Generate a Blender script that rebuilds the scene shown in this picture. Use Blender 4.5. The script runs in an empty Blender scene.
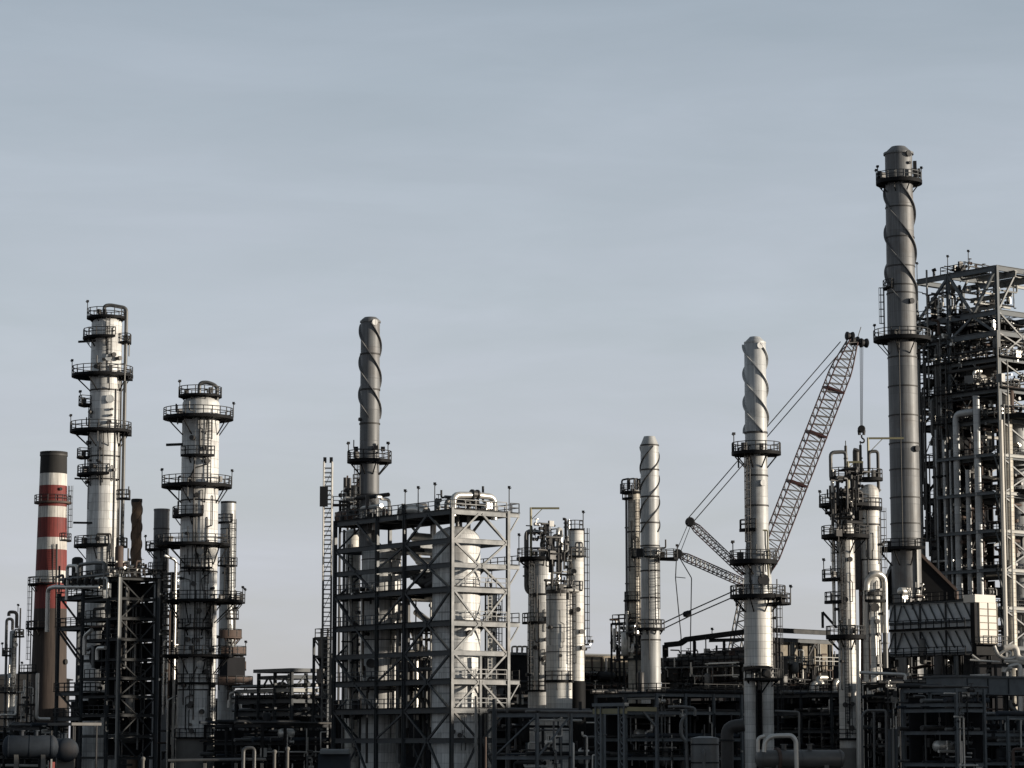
# Refinery at low sun: towers, stacks, braced structures and a lattice crane.
SUN_EL = 6.0
SUN_DIR = (0.98, -0.20)          # towards the sun, x right, y away
SUN_STRENGTH = 4.4
SUN_COL = (1.0, 0.90, 0.76)
SKY_STRENGTH = 0.15
SKY_SAT = 0.7
VEIL = (0.76, 1.0)
VEIL_GAIN = 3.42
VEIL_LOW = (0.91, 0.918, 0.985)
VEIL_MID = (0.79, 0.868, 0.972)
VEIL_TOP = (0.475, 0.585, 0.705)
SKY_FILL_DIM = 0.68
EXPOSURE = 0.35
SHADE_TANKS = [(133, 282, 20, 22, 'white storage tank with a railed rim, nearest of the row east of the plant'),
         (133, 322, 20, 22, 'white storage tank with a railed rim, middle of the row east of the plant'),
         (133, 371, 21.5, 21.5, 'white storage tank, farthest of the row east of the plant')]
import bpy, math, random
from mathutils import Vector, Matrix

random.seed(11)
scene = bpy.context.scene
COL = scene.collection
R = math.radians
F = 2700.0                       # focal length in pixels of a 1024 px wide frame
EYE = 6.0                        # the photographer stands on a low bank
PITCH = math.atan((745 - 384) / F)
CP, SP = math.cos(PITCH), math.sin(PITCH)
KD = 1.125


def D(y):
    return y * KD


def W(px, py, Y):
    """world point seen at pixel (px, py) at distance Y"""
    u = (px - 512) / F
    v = (384 - py) / F
    d = Vector((u, CP - v * SP, SP + v * CP))
    t = Y / d.y
    return Vector((d.x * t, Y, EYE + d.z * t))


def Zt(py, Y):
    return W(512, py, Y).z


def S(Y, py=600):
    return (W(513, py, Y) - W(512, py, Y)).x


def V(*a):
    return Vector(a)


# plant grid: A runs right and away, B runs left and away
GA = V(0.788, 0.616, 0)
GB = V(-0.616, 0.788, 0)
YAW = math.atan2(GA.y, GA.x)

# ------------------------------------------------------------------ materials
MATS = {}


def nd(nt, typ, **kw):
    n = nt.nodes.new(typ)
    for k, v in kw.items():
        setattr(n, k, v)
    return n


def material(name, col, rough=0.55, metal=0.0, var=0.25, scale=0.6, streak=0.0, seams=None,
             bump=0.0, dirt=None, dirt_amt=0.0, dirt_scale=0.25, spec=0.4):
    m = bpy.data.materials.new(name)
    m.use_nodes = True
    nt = m.node_tree
    nt.nodes.clear()
    L = nt.links.new
    out = nd(nt, 'ShaderNodeOutputMaterial')
    bs = nd(nt, 'ShaderNodeBsdfPrincipled')
    L(bs.outputs[0], out.inputs[0])
    bs.inputs['Metallic'].default_value = metal
    bs.inputs['Specular IOR Level'].default_value = spec
    tc = nd(nt, 'ShaderNodeTexCoord')
    geo = nd(nt, 'ShaderNodeNewGeometry')
    pos = geo.outputs['Position']
    # base tone with slow variation
    n1 = nd(nt, 'ShaderNodeTexNoise')
    n1.inputs['Scale'].default_value = scale
    n1.inputs['Detail'].default_value = 5
    n1.inputs['Roughness'].default_value = 0.65
    L(pos, n1.inputs['Vector'])
    mr = nd(nt, 'ShaderNodeMapRange')
    mr.inputs['From Min'].default_value = 0.25
    mr.inputs['From Max'].default_value = 0.75
    mr.inputs['To Min'].default_value = 1 - var
    mr.inputs['To Max'].default_value = 1 + var
    L(n1.outputs['Fac'], mr.inputs['Value'])
    fac = mr.outputs['Result']

    def mul(a, b):
        x = nd(nt, 'ShaderNodeMath', operation='MULTIPLY')
        L(a, x.inputs[0])
        L(b, x.inputs[1])
        return x.outputs[0]
    height = None
    if streak or seams:
        # cylinder coordinates of the part about its thing's upright axis
        sx = nd(nt, 'ShaderNodeSeparateXYZ')
        L(tc.outputs['Object'], sx.inputs[0])
        at = nd(nt, 'ShaderNodeMath', operation='ARCTAN2')
        L(sx.outputs['Y'], at.inputs[0])
        L(sx.outputs['X'], at.inputs[1])
        cb = nd(nt, 'ShaderNodeCombineXYZ')
        am = nd(nt, 'ShaderNodeMath', operation='MULTIPLY')
        am.inputs[1].default_value = 2.2
        L(at.outputs[0], am.inputs[0])
        L(am.outputs[0], cb.inputs['X'])
        L(sx.outputs['Z'], cb.inputs['Y'])
    if streak:
        mp = nd(nt, 'ShaderNodeMapping')
        mp.inputs['Scale'].default_value = (5.0, 0.16, 1)
        L(cb.outputs[0], mp.inputs['Vector'])
        n2 = nd(nt, 'ShaderNodeTexNoise')
        n2.inputs['Scale'].default_value = 1.0
        n2.inputs['Detail'].default_value = 4
        L(mp.outputs[0], n2.inputs['Vector'])
        m2 = nd(nt, 'ShaderNodeMapRange')
        m2.inputs['From Min'].default_value = 0.35
        m2.inputs['From Max'].default_value = 0.7
        m2.inputs['To Min'].default_value = 1.0 + streak * .25
        m2.inputs['To Max'].default_value = 1 - streak
        L(n2.outputs['Fac'], m2.inputs['Value'])
        fac = mul(fac, m2.outputs['Result'])
    if seams:
        bw, bh, dark = seams
        br = nd(nt, 'ShaderNodeTexBrick')
        br.inputs['Scale'].default_value = 1.0
        br.inputs['Brick Width'].default_value = bw
        br.inputs['Row Height'].default_value = bh
        br.inputs['Mortar Size'].default_value = 0.035
        br.inputs['Mortar Smooth'].default_value = 0.4
        br.inputs['Bias'].default_value = 0.0
        br.inputs['Color1'].default_value = (1.08, 1.08, 1.08, 1)
        br.inputs['Color2'].default_value = (0.80, 0.80, 0.80, 1)
        br.inputs['Mortar'].default_value = (dark, dark, dark, 1)
        L(cb.outputs[0], br.inputs['Vector'])
        bwc = nd(nt, 'ShaderNodeRGBToBW')
        L(br.outputs['Color'], bwc.inputs[0])
        fac = mul(fac, bwc.outputs[0])
        height = br.outputs['Fac']
    rgb = nd(nt, 'ShaderNodeRGB')
    rgb.outputs[0].default_value = (*col, 1)
    vm = nd(nt, 'ShaderNodeVectorMath', operation='SCALE')
    L(rgb.outputs[0], vm.inputs[0])
    L(fac, vm.inputs['Scale'])
    colour = vm.outputs[0]
    if dirt:
        n3 = nd(nt, 'ShaderNodeTexNoise')
        n3.inputs['Scale'].default_value = dirt_scale
        n3.inputs['Detail'].default_value = 8
        n3.inputs['Roughness'].default_value = 0.7
        L(pos, n3.inputs['Vector'])
        m3 = nd(nt, 'ShaderNodeMapRange')
        m3.inputs['From Min'].default_value = 0.5
        m3.inputs['From Max'].default_value = 0.72
        m3.inputs['To Min'].default_value = 0
        m3.inputs['To Max'].default_value = dirt_amt
        L(n3.outputs['Fac'], m3.inputs['Value'])
        mx = nd(nt, 'ShaderNodeMix', data_type='RGBA')
        L(m3.outputs['Result'], mx.inputs['Factor'])
        L(colour, mx.inputs['A'])
        mx.inputs['B'].default_value = (*dirt, 1)
        colour = mx.outputs['Result']
    L(colour, bs.inputs['Base Color'])
    rr = nd(nt, 'ShaderNodeMapRange')
    rr.inputs['To Min'].default_value = max(0.05, rough - 0.12)
    rr.inputs['To Max'].default_value = min(1, rough + 0.12)
    L(n1.outputs['Fac'], rr.inputs['Value'])
    L(rr.outputs['Result'], bs.inputs['Roughness'])
    if bump:
        bp = nd(nt, 'ShaderNodeBump')
        bp.inputs['Strength'].default_value = bump
        bp.inputs['Distance'].default_value = 0.05
        L(height if height is not None else n1.outputs['Fac'], bp.inputs['Height'])
        if height is not None:
            bp.invert = True
        L(bp.outputs[0], bs.inputs['Normal'])
    MATS[name] = m
    return m


BROWN = (0.09, 0.06, 0.04)
material('cladding_white', (0.74, 0.735, 0.715), 0.52, 0.05, 0.14, 0.5, 0.36, (2.4, 1.25, 0.6), 0.5, BROWN, 0.5)
material('cladding_rows', (0.72, 0.70, 0.66), 0.5, 0.05, 0.12, 0.5, 0.3, (60, 0.95, 0.62), 0.5, BROWN, 0.45)
material('cladding_cream', (0.72, 0.69, 0.63), 0.52, 0.05, 0.12, 0.4, 0.30, (1.6, 0.95, 0.6), 0.35, BROWN, 0.4)
material('cladding_tan', (0.50, 0.46, 0.39), 0.5, 0.1, 0.15, 0.6, 0.3, (1.1, 0.7, 0.5), 0.35, BROWN, 0.4)
material('cladding_grey', (0.46, 0.47, 0.47), 0.45, 0.2, 0.12, 0.4, 0.3, (2.2, 1.4, 0.6), 0.3, BROWN, 0.35)
material('stack_grey', (0.18, 0.182, 0.185), 0.54, 0.12, 0.16, 0.35, 0.34, (30, 4.2, 0.72), 0.3, BROWN, 0.45)
material('stack_pale', (0.46, 0.465, 0.46), 0.52, 0.12, 0.14, 0.35, 0.32, (30, 3.4, 0.76), 0.3, BROWN, 0.4)
material('stack_rust', (0.13, 0.085, 0.055), 0.75, 0.0, 0.35, 0.7, 0.35)
material('strake_dark', (0.045, 0.042, 0.04), 0.6, 0.1, 0.2)
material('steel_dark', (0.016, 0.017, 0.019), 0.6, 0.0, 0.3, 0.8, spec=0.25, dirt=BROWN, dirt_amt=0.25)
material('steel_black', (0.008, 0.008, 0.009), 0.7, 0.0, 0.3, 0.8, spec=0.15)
material('steel_blue', (0.03, 0.036, 0.041), 0.46, 0.05, 0.3, 0.7, spec=0.42, dirt=BROWN, dirt_amt=0.3)
material('steel_slate', (0.036, 0.042, 0.048), 0.58, 0.1, 0.25, 0.7, dirt=BROWN, dirt_amt=0.2)
material('steel_galv', (0.22, 0.22, 0.21), 0.55, 0.2, 0.2, 0.8, dirt=BROWN, dirt_amt=0.3)
material('steel_rust', (0.085, 0.058, 0.047), 0.75, 0.0, 0.35, 0.9)
material('pipe_bright', (0.58, 0.56, 0.52), 0.32, 0.45, 0.15, 0.7, dirt=BROWN, dirt_amt=0.3)
material('pipe_grey', (0.12, 0.12, 0.118), 0.45, 0.25, 0.25, 0.7, dirt=BROWN, dirt_amt=0.3)
material('pipe_dark', (0.05, 0.047, 0.045), 0.5, 0.15, 0.3, 0.8)
material('red_paint', (0.21, 0.04, 0.034), 0.7, 0, 0.25, 0.5, 0.5, dirt=(0.05, .03, .03), dirt_amt=0.55)
material('white_paint', (0.66, 0.63, 0.58), 0.7, 0, 0.16, 0.5, 0.5, dirt=(0.1, .08, .07), dirt_amt=0.55)
material('soot_black', (0.022, 0.021, 0.02), 0.8, 0, 0.3, 0.5, 0.3)
material('chimney_brown', (0.066, 0.05, 0.042), 0.85, 0, 0.2, 0.4, 0.4, dirt=(0.05, .04, .035), dirt_amt=0.5)
material('crane_red', (0.085, 0.035, 0.033), 0.55, 0, 0.2)
material('crane_pale', (0.25, 0.235, 0.22), 0.5, 0.1, 0.15)
material('davit_yellow', (0.24, 0.22, 0.13), 0.55, 0, 0.2, dirt=BROWN, dirt_amt=0.3)
material('cable_dark', (0.04, 0.04, 0.042), 0.5, 0.3, 0.1)
material('concrete', (0.17, 0.162, 0.15), 0.9, 0, 0.2, 0.5, dirt=(.06, .05, .045), dirt_amt=0.6, bump=0.1)
material('panel_cream', (0.62, 0.58, 0.52), 0.55, 0, 0.06, 0.5)
material('panel_slate', (0.44, 0.47, 0.50), 0.55, 0.1, 0.2, 0.6, dirt=BROWN, dirt_amt=0.3)
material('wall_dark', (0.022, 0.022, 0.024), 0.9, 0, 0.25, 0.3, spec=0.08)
material('roof_grey', (0.09, 0.095, 0.10), 0.6, 0.1, 0.2, 0.3)
material('insulation_tan', (0.27, 0.235, 0.185), 0.8, 0, 0.2, 0.8, dirt=(0.06, .045, .035), dirt_amt=0.75, dirt_scale=0.5)
material('lamp_dark', (0.02, 0.02, 0.022), 0.6, 0.0, 0.1, spec=0.2)
material('glass_dark', (0.02, 0.025, 0.03), 0.35, 0.0, 0.1, spec=0.3)
material('steel_matte', (0.045, 0.046, 0.047), 0.7, 0.0, 0.3, 0.7, spec=0.12)
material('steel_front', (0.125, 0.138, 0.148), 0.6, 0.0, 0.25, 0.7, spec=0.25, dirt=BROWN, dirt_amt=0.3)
material('paint_blue', (0.035, 0.042, 0.052), 0.75, 0.0, 0.25, spec=0.15, dirt=BROWN, dirt_amt=0.4)
material('gravel', (0.055, 0.052, 0.048), 0.95, 0, 0.35, 0.8, bump=0.3)
material('asphalt', (0.045, 0.045, 0.046), 0.9, 0, 0.2, 1.2)
material('tank_white', (0.55, 0.54, 0.52), 0.6, 0, 0.08, 0.1, 0.2, (6, 2.4, 0.8), 0.2)

# ------------------------------------------------------------------ mesh builder


class MB:
    def __init__(s):
        s.v = []
        s.f = []

    def add(s, vs, fs):
        o = len(s.v)
        s.v += [tuple(x) for x in vs]
        s.f += [tuple(i + o for i in f) for f in fs]
        return s

    def box(s, c, size, yaw=0.0):
        hx, hy, hz = size[0] / 2, size[1] / 2, size[2] / 2
        ca, sa = math.cos(yaw), math.sin(yaw)
        vs = []
        for z in (-hz, hz):
            for x, y in ((-hx, -hy), (hx, -hy), (hx, hy), (-hx, hy)):
                vs.append((c[0] + x * ca - y * sa, c[1] + x * sa + y * ca, c[2] + z))
        return s.add(vs, [(3, 2, 1, 0), (4, 5, 6, 7), (0, 1, 5, 4), (1, 2, 6, 5), (2, 3, 7, 6), (3, 0, 4, 7)])

    def prism(s, p, q, prof, up=None):
        """closed 2-D profile [(x, y)] swept from p to q"""
        p, q = Vector(p), Vector(q)
        d = (q - p).normalized()
        u = Vector(up) if up else (V(0, 0, 1) if abs(d.z) < 0.95 else V(GA.x, GA.y, 0))
        x = d.cross(u).normalized()
        y = x.cross(d).normalized()
        n = len(prof)
        vs = [p + x * a + y * b for a, b in prof] + [q + x * a + y * b for a, b in prof]
        fs = [tuple(range(n)), tuple(range(2 * n - 1, n - 1, -1))]
        for i in range(n):
            j = (i + 1) % n
            fs.append((j, i, i + n, j + n))
        return s.add(vs, fs)

    def bar(s, p, q, w, h=None, up=None):
        h = h or w
        return s.prism(p, q, [(-w / 2, -h / 2), (w / 2, -h / 2), (w / 2, h / 2), (-w / 2, h / 2)], up)

    def ibeam(s, p, q, w, h, t=None, up=None):
        t = t or min(w, h) * 0.16
        a, b = w / 2, h / 2
        k = t / 2
        return s.prism(p, q, [(-a, -b), (a, -b), (a, -b + t), (k, -b + t), (k, b - t), (a, b - t), (a, b), (-a, b),
                              (-a, b - t), (-k, b - t), (-k, -b + t), (-a, -b + t)], up)

    def tube(s, pts, r, n=8, fillet=None, cap=True):
        pts = [Vector(p) for p in pts]
        if fillet is None:
            fillet = r * 2.2
        path = [pts[0]]
        for i in range(1, len(pts) - 1):
            a, b, c = pts[i - 1], pts[i], pts[i + 1]
            d1, d2 = (a - b), (c - b)
            l1, l2 = d1.length, d2.length
            if l1 < 1e-6 or l2 < 1e-6:
                continue
            fl = min(fillet, l1 * .49, l2 * .49)
            p1, p2 = b + d1 / l1 * fl, b + d2 / l2 * fl
            for k in range(5):
                t = k / 4
                path.append(p1 * (1 - t) ** 2 + b * 2 * t * (1 - t) + p2 * t * t)
        path.append(pts[-1])
        d = (path[1] - path[0]).normalized()
        u = d.orthogonal().normalized()
        vs, fs = [], []
        for i, p in enumerate(path):
            if i == 0:
                t = (path[1] - path[0])
            elif i == len(path) - 1:
                t = path[-1] - path[-2]
            else:
                t = (path[i + 1] - path[i - 1])
            t = t.normalized()
            u = (u - t * u.dot(t))
            u = u.normalized() if u.length > 1e-6 else t.orthogonal().normalized()
            w = t.cross(u)
            for k in range(n):
                a = 2 * math.pi * k / n
                vs.append(p + (u * math.cos(a) + w * math.sin(a)) * r)
        for i in range(len(path) - 1):
            for k in range(n):
                k2 = (k + 1) % n
                fs.append((i * n + k, i * n + k2, (i + 1) * n + k2, (i + 1) * n + k))
        if cap:
            fs.append(tuple(range(n - 1, -1, -1)))
            m = (len(path) - 1) * n
            fs.append(tuple(range(m, m + n)))
        return s.add(vs, fs)

    def lathe(s, c, prof, n=40):
        """prof [(r, z)] from the bottom up, about the upright axis through c"""
        vs, fs = [], []
        for r, z in prof:
            for k in range(n):
                a = 2 * math.pi * k / n
                vs.append((c[0] + r * math.cos(a), c[1] + r * math.sin(a), z))
        for i in range(len(prof) - 1):
            for k in range(n):
                k2 = (k + 1) % n
                fs.append((i * n + k, i * n + k2, (i + 1) * n + k2, (i + 1) * n + k))
        fs.append(tuple(range(n - 1, -1, -1)))
        m = (len(prof) - 1) * n
        fs.append(tuple(range(m, m + n)))
        return s.add(vs, fs)

    def revolve(s, p, q, prof, n=28):
        """prof [(r, t)] with t metres from p along p->q"""
        p, q = Vector(p), Vector(q)
        d = (q - p).normalized()
        u = d.orthogonal().normalized()
        w = d.cross(u)
        vs, fs = [], []
        for r, t in prof:
            for k in range(n):
                a = 2 * math.pi * k / n
                vs.append(p + d * t + (u * math.cos(a) + w * math.sin(a)) * r)
        for i in range(len(prof) - 1):
            for k in range(n):
                k2 = (k + 1) % n
                fs.append((i * n + k, i * n + k2, (i + 1) * n + k2, (i + 1) * n + k))
        fs.append(tuple(range(n - 1, -1, -1)))
        m = (len(prof) - 1) * n
        fs.append(tuple(range(m, m + n)))
        return s.add(vs, fs)

    def sector(s, c, r0, r1, z0, z1, a0, a1, off=(0, 0)):
        full = abs(a1 - a0) >= 359.9
        n = max(4, int(abs(a1 - a0) / 12))
        vs = []
        for i in range(n + 1):
            a = R(a0 + (a1 - a0) * i / n)
            ca, sa = math.cos(a), math.sin(a)
            for r, z, o in ((r0, z0, 0), (r1, z0, 1), (r1, z1, 1), (r0, z1, 0)):
                vs.append((c[0] + off[0] * o + r * ca, c[1] + off[1] * o + r * sa, z))
        fs = []
        for i in range(n):
            for k in range(4):
                k2 = (k + 1) % 4
                fs.append((i * 4 + k, i * 4 + k2, (i + 1) * 4 + k2, (i + 1) * 4 + k))
        if not full:
            fs += [(3, 2, 1, 0), (n * 4, n * 4 + 1, n * 4 + 2, n * 4 + 3)]
        return s.add(vs, fs)

    def rail(s, pts, h=1.15, w=0.10, step=1.5, closed=False):
        pts = [Vector(p) for p in pts]
        if closed:
            pts = pts + [pts[0]]
        for i in range(len(pts) - 1):
            a, b = pts[i], pts[i + 1]
            if (b - a).length < 1e-4:
                continue
            for hh in (h, h * .52):
                s.bar(a + V(0, 0, hh), b + V(0, 0, hh), w)
            n = max(1, int(round((b - a).length / step)))
            for k in range(n + (1 if (i == len(pts) - 2 and not closed) else 0)):
                p = a.lerp(b, k / n)
                s.bar(p, p + V(0, 0, h), w)
        return s

    def build(s, name, mat, root, parent=None, smooth=True):
        me = bpy.data.meshes.new(name)
        o = bpy.data.objects.new(name, me)
        base = root.location if root is not None else V(0, 0, 0)
        me.from_pydata([(x - base.x, y - base.y, z - base.z) for x, y, z in s.v], [], s.f)
        if smooth:
            for p in me.polygons:
                p.use_smooth = True
            me.set_sharp_from_angle(angle=R(38))
        me.materials.append(MATS[mat] if isinstance(mat, str) else mat)
        me.update()
        COL.objects.link(o)
        if parent is not None:
            o.parent = parent
        elif root is not None:
            o.parent = root
        return o


def thing(name, label, cat, loc, group=None):
    o = bpy.data.objects.new(name, None)
    COL.objects.link(o)
    o.location = loc
    o.empty_display_size = 0.5
    o['label'] = label
    o['category'] = cat
    if group:
        o['group'] = group
    return o


def structure(name, mb, mat):
    o = mb.build(name, mat, None)
    o['kind'] = 'structure'
    return o


def copy_thing(root, loc, label=None):
    r = root.copy()
    COL.objects.link(r)
    r.location = loc
    if label:
        r['label'] = label
    for ch in root.children:
        c = ch.copy()
        COL.objects.link(c)
        c.parent = r
        for g in ch.children:
            d = g.copy()
            COL.objects.link(d)
            d.parent = c
    return r


def lamp_part(root, p, h=2.6, name='floodlight', face=0):
    b = MB()
    p = Vector(p)
    b.bar(p, p + V(0, 0, h), 0.09)
    b.box(p + V(0, 0, h + .05), (0.36, 0.28, 0.32), face)
    b.bar(p + V(0, 0, h - .25), p + V(math.cos(face) * .3, math.sin(face) * .3, h), .07)
    return b.build(name, 'lamp_dark', root)


# ------------------------------------------------------------------ towers


class Tower:
    def __init__(s, name, label, cat, px, pyref, Y, group=None):
        Y = D(Y)
        s.Y = Y
        x = W(px, pyref, Y).x
        s.c = V(x, Y, 0)
        s.s = S(Y, 600)
        s.root = thing(name, label, cat, s.c, group)
        s.prof = []

    def z(s, py):
        return 0.0 if py == 'g' else Zt(py, s.Y)

    def r(s, z):
        pr = s.prof
        if not pr:
            return 0.5
        if z <= pr[0][1]:
            return pr[0][0]
        for (r0, z0), (r1, z1) in zip(pr, pr[1:]):
            if z0 <= z <= z1:
                return r0 + (r1 - r0) * (z - z0) / max(1e-6, z1 - z0)
        return pr[-1][0]

    def shell(s, prof, mat, n=48, name='shell', dome=0):
        """prof [(py, half width px)] from the top down"""
        p = [(hw * s.s, s.z(py)) for py, hw in prof][::-1]
        if dome:
            r, z = p[-1]
            p += [(r * math.cos(R(a)), z + dome * r * math.sin(R(a))) for a in (18, 36, 54, 70, 84)]
        if not s.prof:
            s.prof = p
        else:
            s.prof = sorted(s.prof + p, key=lambda t: t[1])
        return MB().lathe(s.c, p, n).build(name, mat, s.root)

    def pol(s, ang, rpx, py):
        a = R(ang)
        return V(s.c.x + math.cos(a) * rpx * s.s, s.c.y + math.sin(a) * rpx * s.s, s.z(py))

    def platform(s, py, rout, a0=0, a1=360, off=0, lamps=(), br=True, mat='steel_black', rail=True, th=0.34,
                 solid=False, rmat=None, rin=None):
        th *= .7
        z = s.z(py)
        r0 = (rin * s.s if rin else s.r(z) + 0.06)
        r1 = rout * s.s
        o = (off * s.s, 0)
        d = MB().sector(s.c, r0, r1, z - th, z, a0, a1, o).build('platform', mat, s.root)
        full = abs(a1 - a0) >= 359.9
        n = max(3, int(abs(a1 - a0) * math.pi / 180 * r1 / 1.3))
        arc = [V(s.c.x + o[0] + (r1 - .08) * math.cos(R(a0 + (a1 - a0) * i / n)),
                 s.c.y + o[1] + (r1 - .08) * math.sin(R(a0 + (a1 - a0) * i / n)), z) for i in range(n + (0 if full else 1))]
        if rail:
            m = MB()
            m.rail(arc, closed=full, step=9)
            if not full:
                m.rail([arc[0], V(s.c.x + r0 * math.cos(R(a0)), s.c.y + r0 * math.sin(R(a0)), z)])
                m.rail([arc[-1], V(s.c.x + r0 * math.cos(R(a1)), s.c.y + r0 * math.sin(R(a1)), z)])
            m.build('railing', rmat or 'steel_dark', s.root, d)
        if solid:
            MB().sector(s.c, r1 - .12, r1 - .06, z + .02, z + 1.0, a0, a1, o).build('side_sheet', solid, s.root, d)
        if br and r1 - r0 > 0.5:
            k = max(2, int(abs(a1 - a0) / 42))
            for i in range(k):
                a = R(a0 + (a1 - a0) * (i + .5) / k)
                e = V(math.cos(a), math.sin(a), 0)
                oo = V(o[0], o[1], 0)
                p1 = s.c + oo + e * (r1 * .9) + V(0, 0, z - th - .06)
                p0 = s.c + e * (r0 - .05) + V(0, 0, z - th - .06 - (r1 - r0) * .95)
                p2 = s.c + e * (r0 - .05) + V(0, 0, z - th - .1)
                b = MB().bar(p1, p0, .13)
                b.bar(p1 + V(0, 0, -.02), p2, .16)
                b.build('bracket', mat, s.root, d)
        if rail and r1 - r0 > 0.9:
            rnd = random.Random(int(py * 7 + rout * 31))
            for q in range(2 if abs(a1 - a0) < 200 else 4):
                a = R(a0 + (a1 - a0) * rnd.uniform(.08, .92))
                if math.sin(a) > .5 and rnd.random() < .7:
                    a = -a
                    if not full and not (a0 <= math.degrees(a) <= a1 or a0 <= math.degrees(a) + 360 <= a1):
                        continue
                rr = rnd.uniform(r0 + .25, r1 - .25)
                e = V(math.cos(a), math.sin(a), 0)
                p = s.c + e * rr + V(0, 0, z + .01)
                if rnd.random() < .5:
                    MB().box(p + V(0, 0, .5), (rnd.uniform(.4, .8), rnd.uniform(.3, .5), rnd.uniform(.6, 1.0)), a).build('junction_box', 'pipe_dark', s.root, d)
                else:
                    p0 = s.c + e * (r0 - .1) + V(0, 0, z + rnd.uniform(.5, 1.5))
                    p1 = V(p.x, p.y, p0.z)
                    MB().tube([p0, p1, p1 + V(0, 0, rnd.choice((-1.8, 1.2, -2.6)))], rnd.uniform(.07, .13), 8).build('branch_pipe', rnd.choice(('pipe_dark', 'pipe_grey')), s.root, d)
        for la in lamps:
            a = R(la)
            p = V(s.c.x + o[0] + (r1 - .05) * math.cos(a), s.c.y + o[1] + (r1 - .05) * math.sin(a), z)
            lamp_part(s.root, p, 1.8 + random.random() * .4, face=a)
        return d

    def ladder(s, ang, py0, py1, rpx=None, cage=True, mat='steel_dark', w=0.55):
        z0, z1 = s.z(py0), s.z(py1)
        a = R(ang)
        e = V(math.cos(a), math.sin(a), 0)
        t = V(-e.y, e.x, 0)
        rr = (rpx * s.s if rpx else max(s.r(z0), s.r(z1)) + .28)
        b = MB()
        c = s.c + e * rr
        for k in (-1, 1):
            b.bar(c + t * k * w / 2 + V(0, 0, z0), c + t * k * w / 2 + V(0, 0, z1), .08)
        z = z0 + .3
        while z < z1:
            b.bar(c - t * w / 2 + V(0, 0, z), c + t * w / 2 + V(0, 0, z), .05)
            z += .42
        o = b.build('ladder', mat, s.root)
        if cage:
            g = MB()
            z = z0 + 2.2
            while z < z1:
                pts = [c + t * (w * .55) * math.cos(R(q)) + e * (.75 * math.sin(R(q))) + V(0, 0, z) for q in range(0, 181, 30)]
                for p, q in zip(pts, pts[1:]):
                    g.bar(p, q, .07)
                z += 1.1
            for q in (40, 90, 140):
                p = c + t * (w * .55) * math.cos(R(q)) + e * (.75 * math.sin(R(q)))
                g.bar(p + V(0, 0, z0 + 2.2), p + V(0, 0, z1), .05)
            g.build('cage', mat, s.root, o)
        return o

    def pipe(s, pts, rpx, mat='pipe_grey', name='pipe', n=10, flanges=()):
        P = [s.pol(*p) for p in pts]
        o = MB().tube(P, rpx * s.s, n).build(name, mat, s.root)
        for i, t in flanges:
            a, b = P[i], P[i + 1]
            d = (b - a).normalized()
            p = a.lerp(b, t)
            MB().revolve(p - d * .09, p + d * .09, [(rpx * s.s * 1.55, 0), (rpx * s.s * 1.55, .18)], 14).build('flange', mat, s.root, o)
        return o

    def nozzle(s, ang, py, rad, ln=0.7, mat='cladding_grey', name='manway'):
        z = s.z(py)
        a = R(ang)
        e = V(math.cos(a), math.sin(a), 0)
        r0 = s.r(z) - .2
        p = s.c + e * r0 + V(0, 0, z)
        return MB().revolve(p, p + e, [(rad * .8, 0), (rad * .8, ln * .6 + .2), (rad, ln * .6 + .2), (rad, ln + .2)], 20).build(name, mat, s.root)

    def band(s, py, extra=0.05, h=0.16, mat='strake_dark', name='ring'):
        z = s.z(py)
        r = s.r(z)
        return MB().sector(s.c, r - .03, r + extra, z - h / 2, z + h / 2, 0, 360).build(name, mat, s.root)

    def strake(s, py0, py1, turns, phase, out=0.35, th=0.09, mat='strake_dark', n=70):
        """a helical fin wound round the shell"""
        z0, z1 = s.z(py0), s.z(py1)
        vs, fs = [], []
        for i in range(n + 1):
            t = i / n
            z = z1 + (z0 - z1) * t
            a = R(phase) + 2 * math.pi * turns * t
            r = s.r(z)
            e = V(math.cos(a), math.sin(a), 0)
            for rr, dz in ((r - .04, -th), (r + out, -th), (r + out, th), (r - .04, th)):
                p = s.c + e * rr
                vs.append((p.x, p.y, z + dz))
        for i in range(n):
            for k in range(4):
                k2 = (k + 1) % 4
                fs.append((i * 4 + k, i * 4 + k2, (i + 1) * 4 + k2, (i + 1) * 4 + k))
        fs += [(3, 2, 1, 0), (n * 4, n * 4 + 1, n * 4 + 2, n * 4 + 3)]
        return MB().add(vs, fs).build('helical_fin', mat, s.root)

    def dress(s, py0, py1, n, seed, a0=-150, a1=-20, rpx=.6):
        """conduits, level bridles and nozzles strung down the shell"""
        rnd = random.Random(seed)
        for i in range(n):
            a = rnd.uniform(a0, a1)
            q0 = rnd.uniform(py0, py1 - 12)
            q1 = min(py1, q0 + rnd.uniform(14, 60))
            k = s.r(s.z(q0)) / s.s + rnd.uniform(.7, 1.6)
            k1 = s.r(s.z(q1)) / s.s + .8
            m = rnd.uniform(.25, .75)
            qm = q0 + (q1 - q0) * m
            da = rnd.choice((0, 0, rnd.uniform(-22, 22)))
            pts = [(a, k - 2, q0), (a, k, q0), (a, k, qm)]
            if da:
                pts += [(a + da / 2, k + .6, qm + 1), (a + da, k, qm + 2)]
            pts += [(a + da, max(k, k1), q1), (a + da, max(k, k1) - 2, q1)]
            s.pipe(pts, rnd.uniform(.3, rpx), rnd.choice(('pipe_dark', 'pipe_dark', 'steel_dark', 'pipe_grey')), n=7)
            if rnd.random() < .6:
                s.nozzle(a + rnd.uniform(-8, 8), qm, rnd.uniform(.18, .34), .6, 'pipe_dark', 'nozzle')

    def beam(s, p, q, w=.15, mat='steel_dark', name='support_bar'):
        return MB().bar(s.pol(*p), s.pol(*q), w).build(name, mat, s.root)

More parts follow.
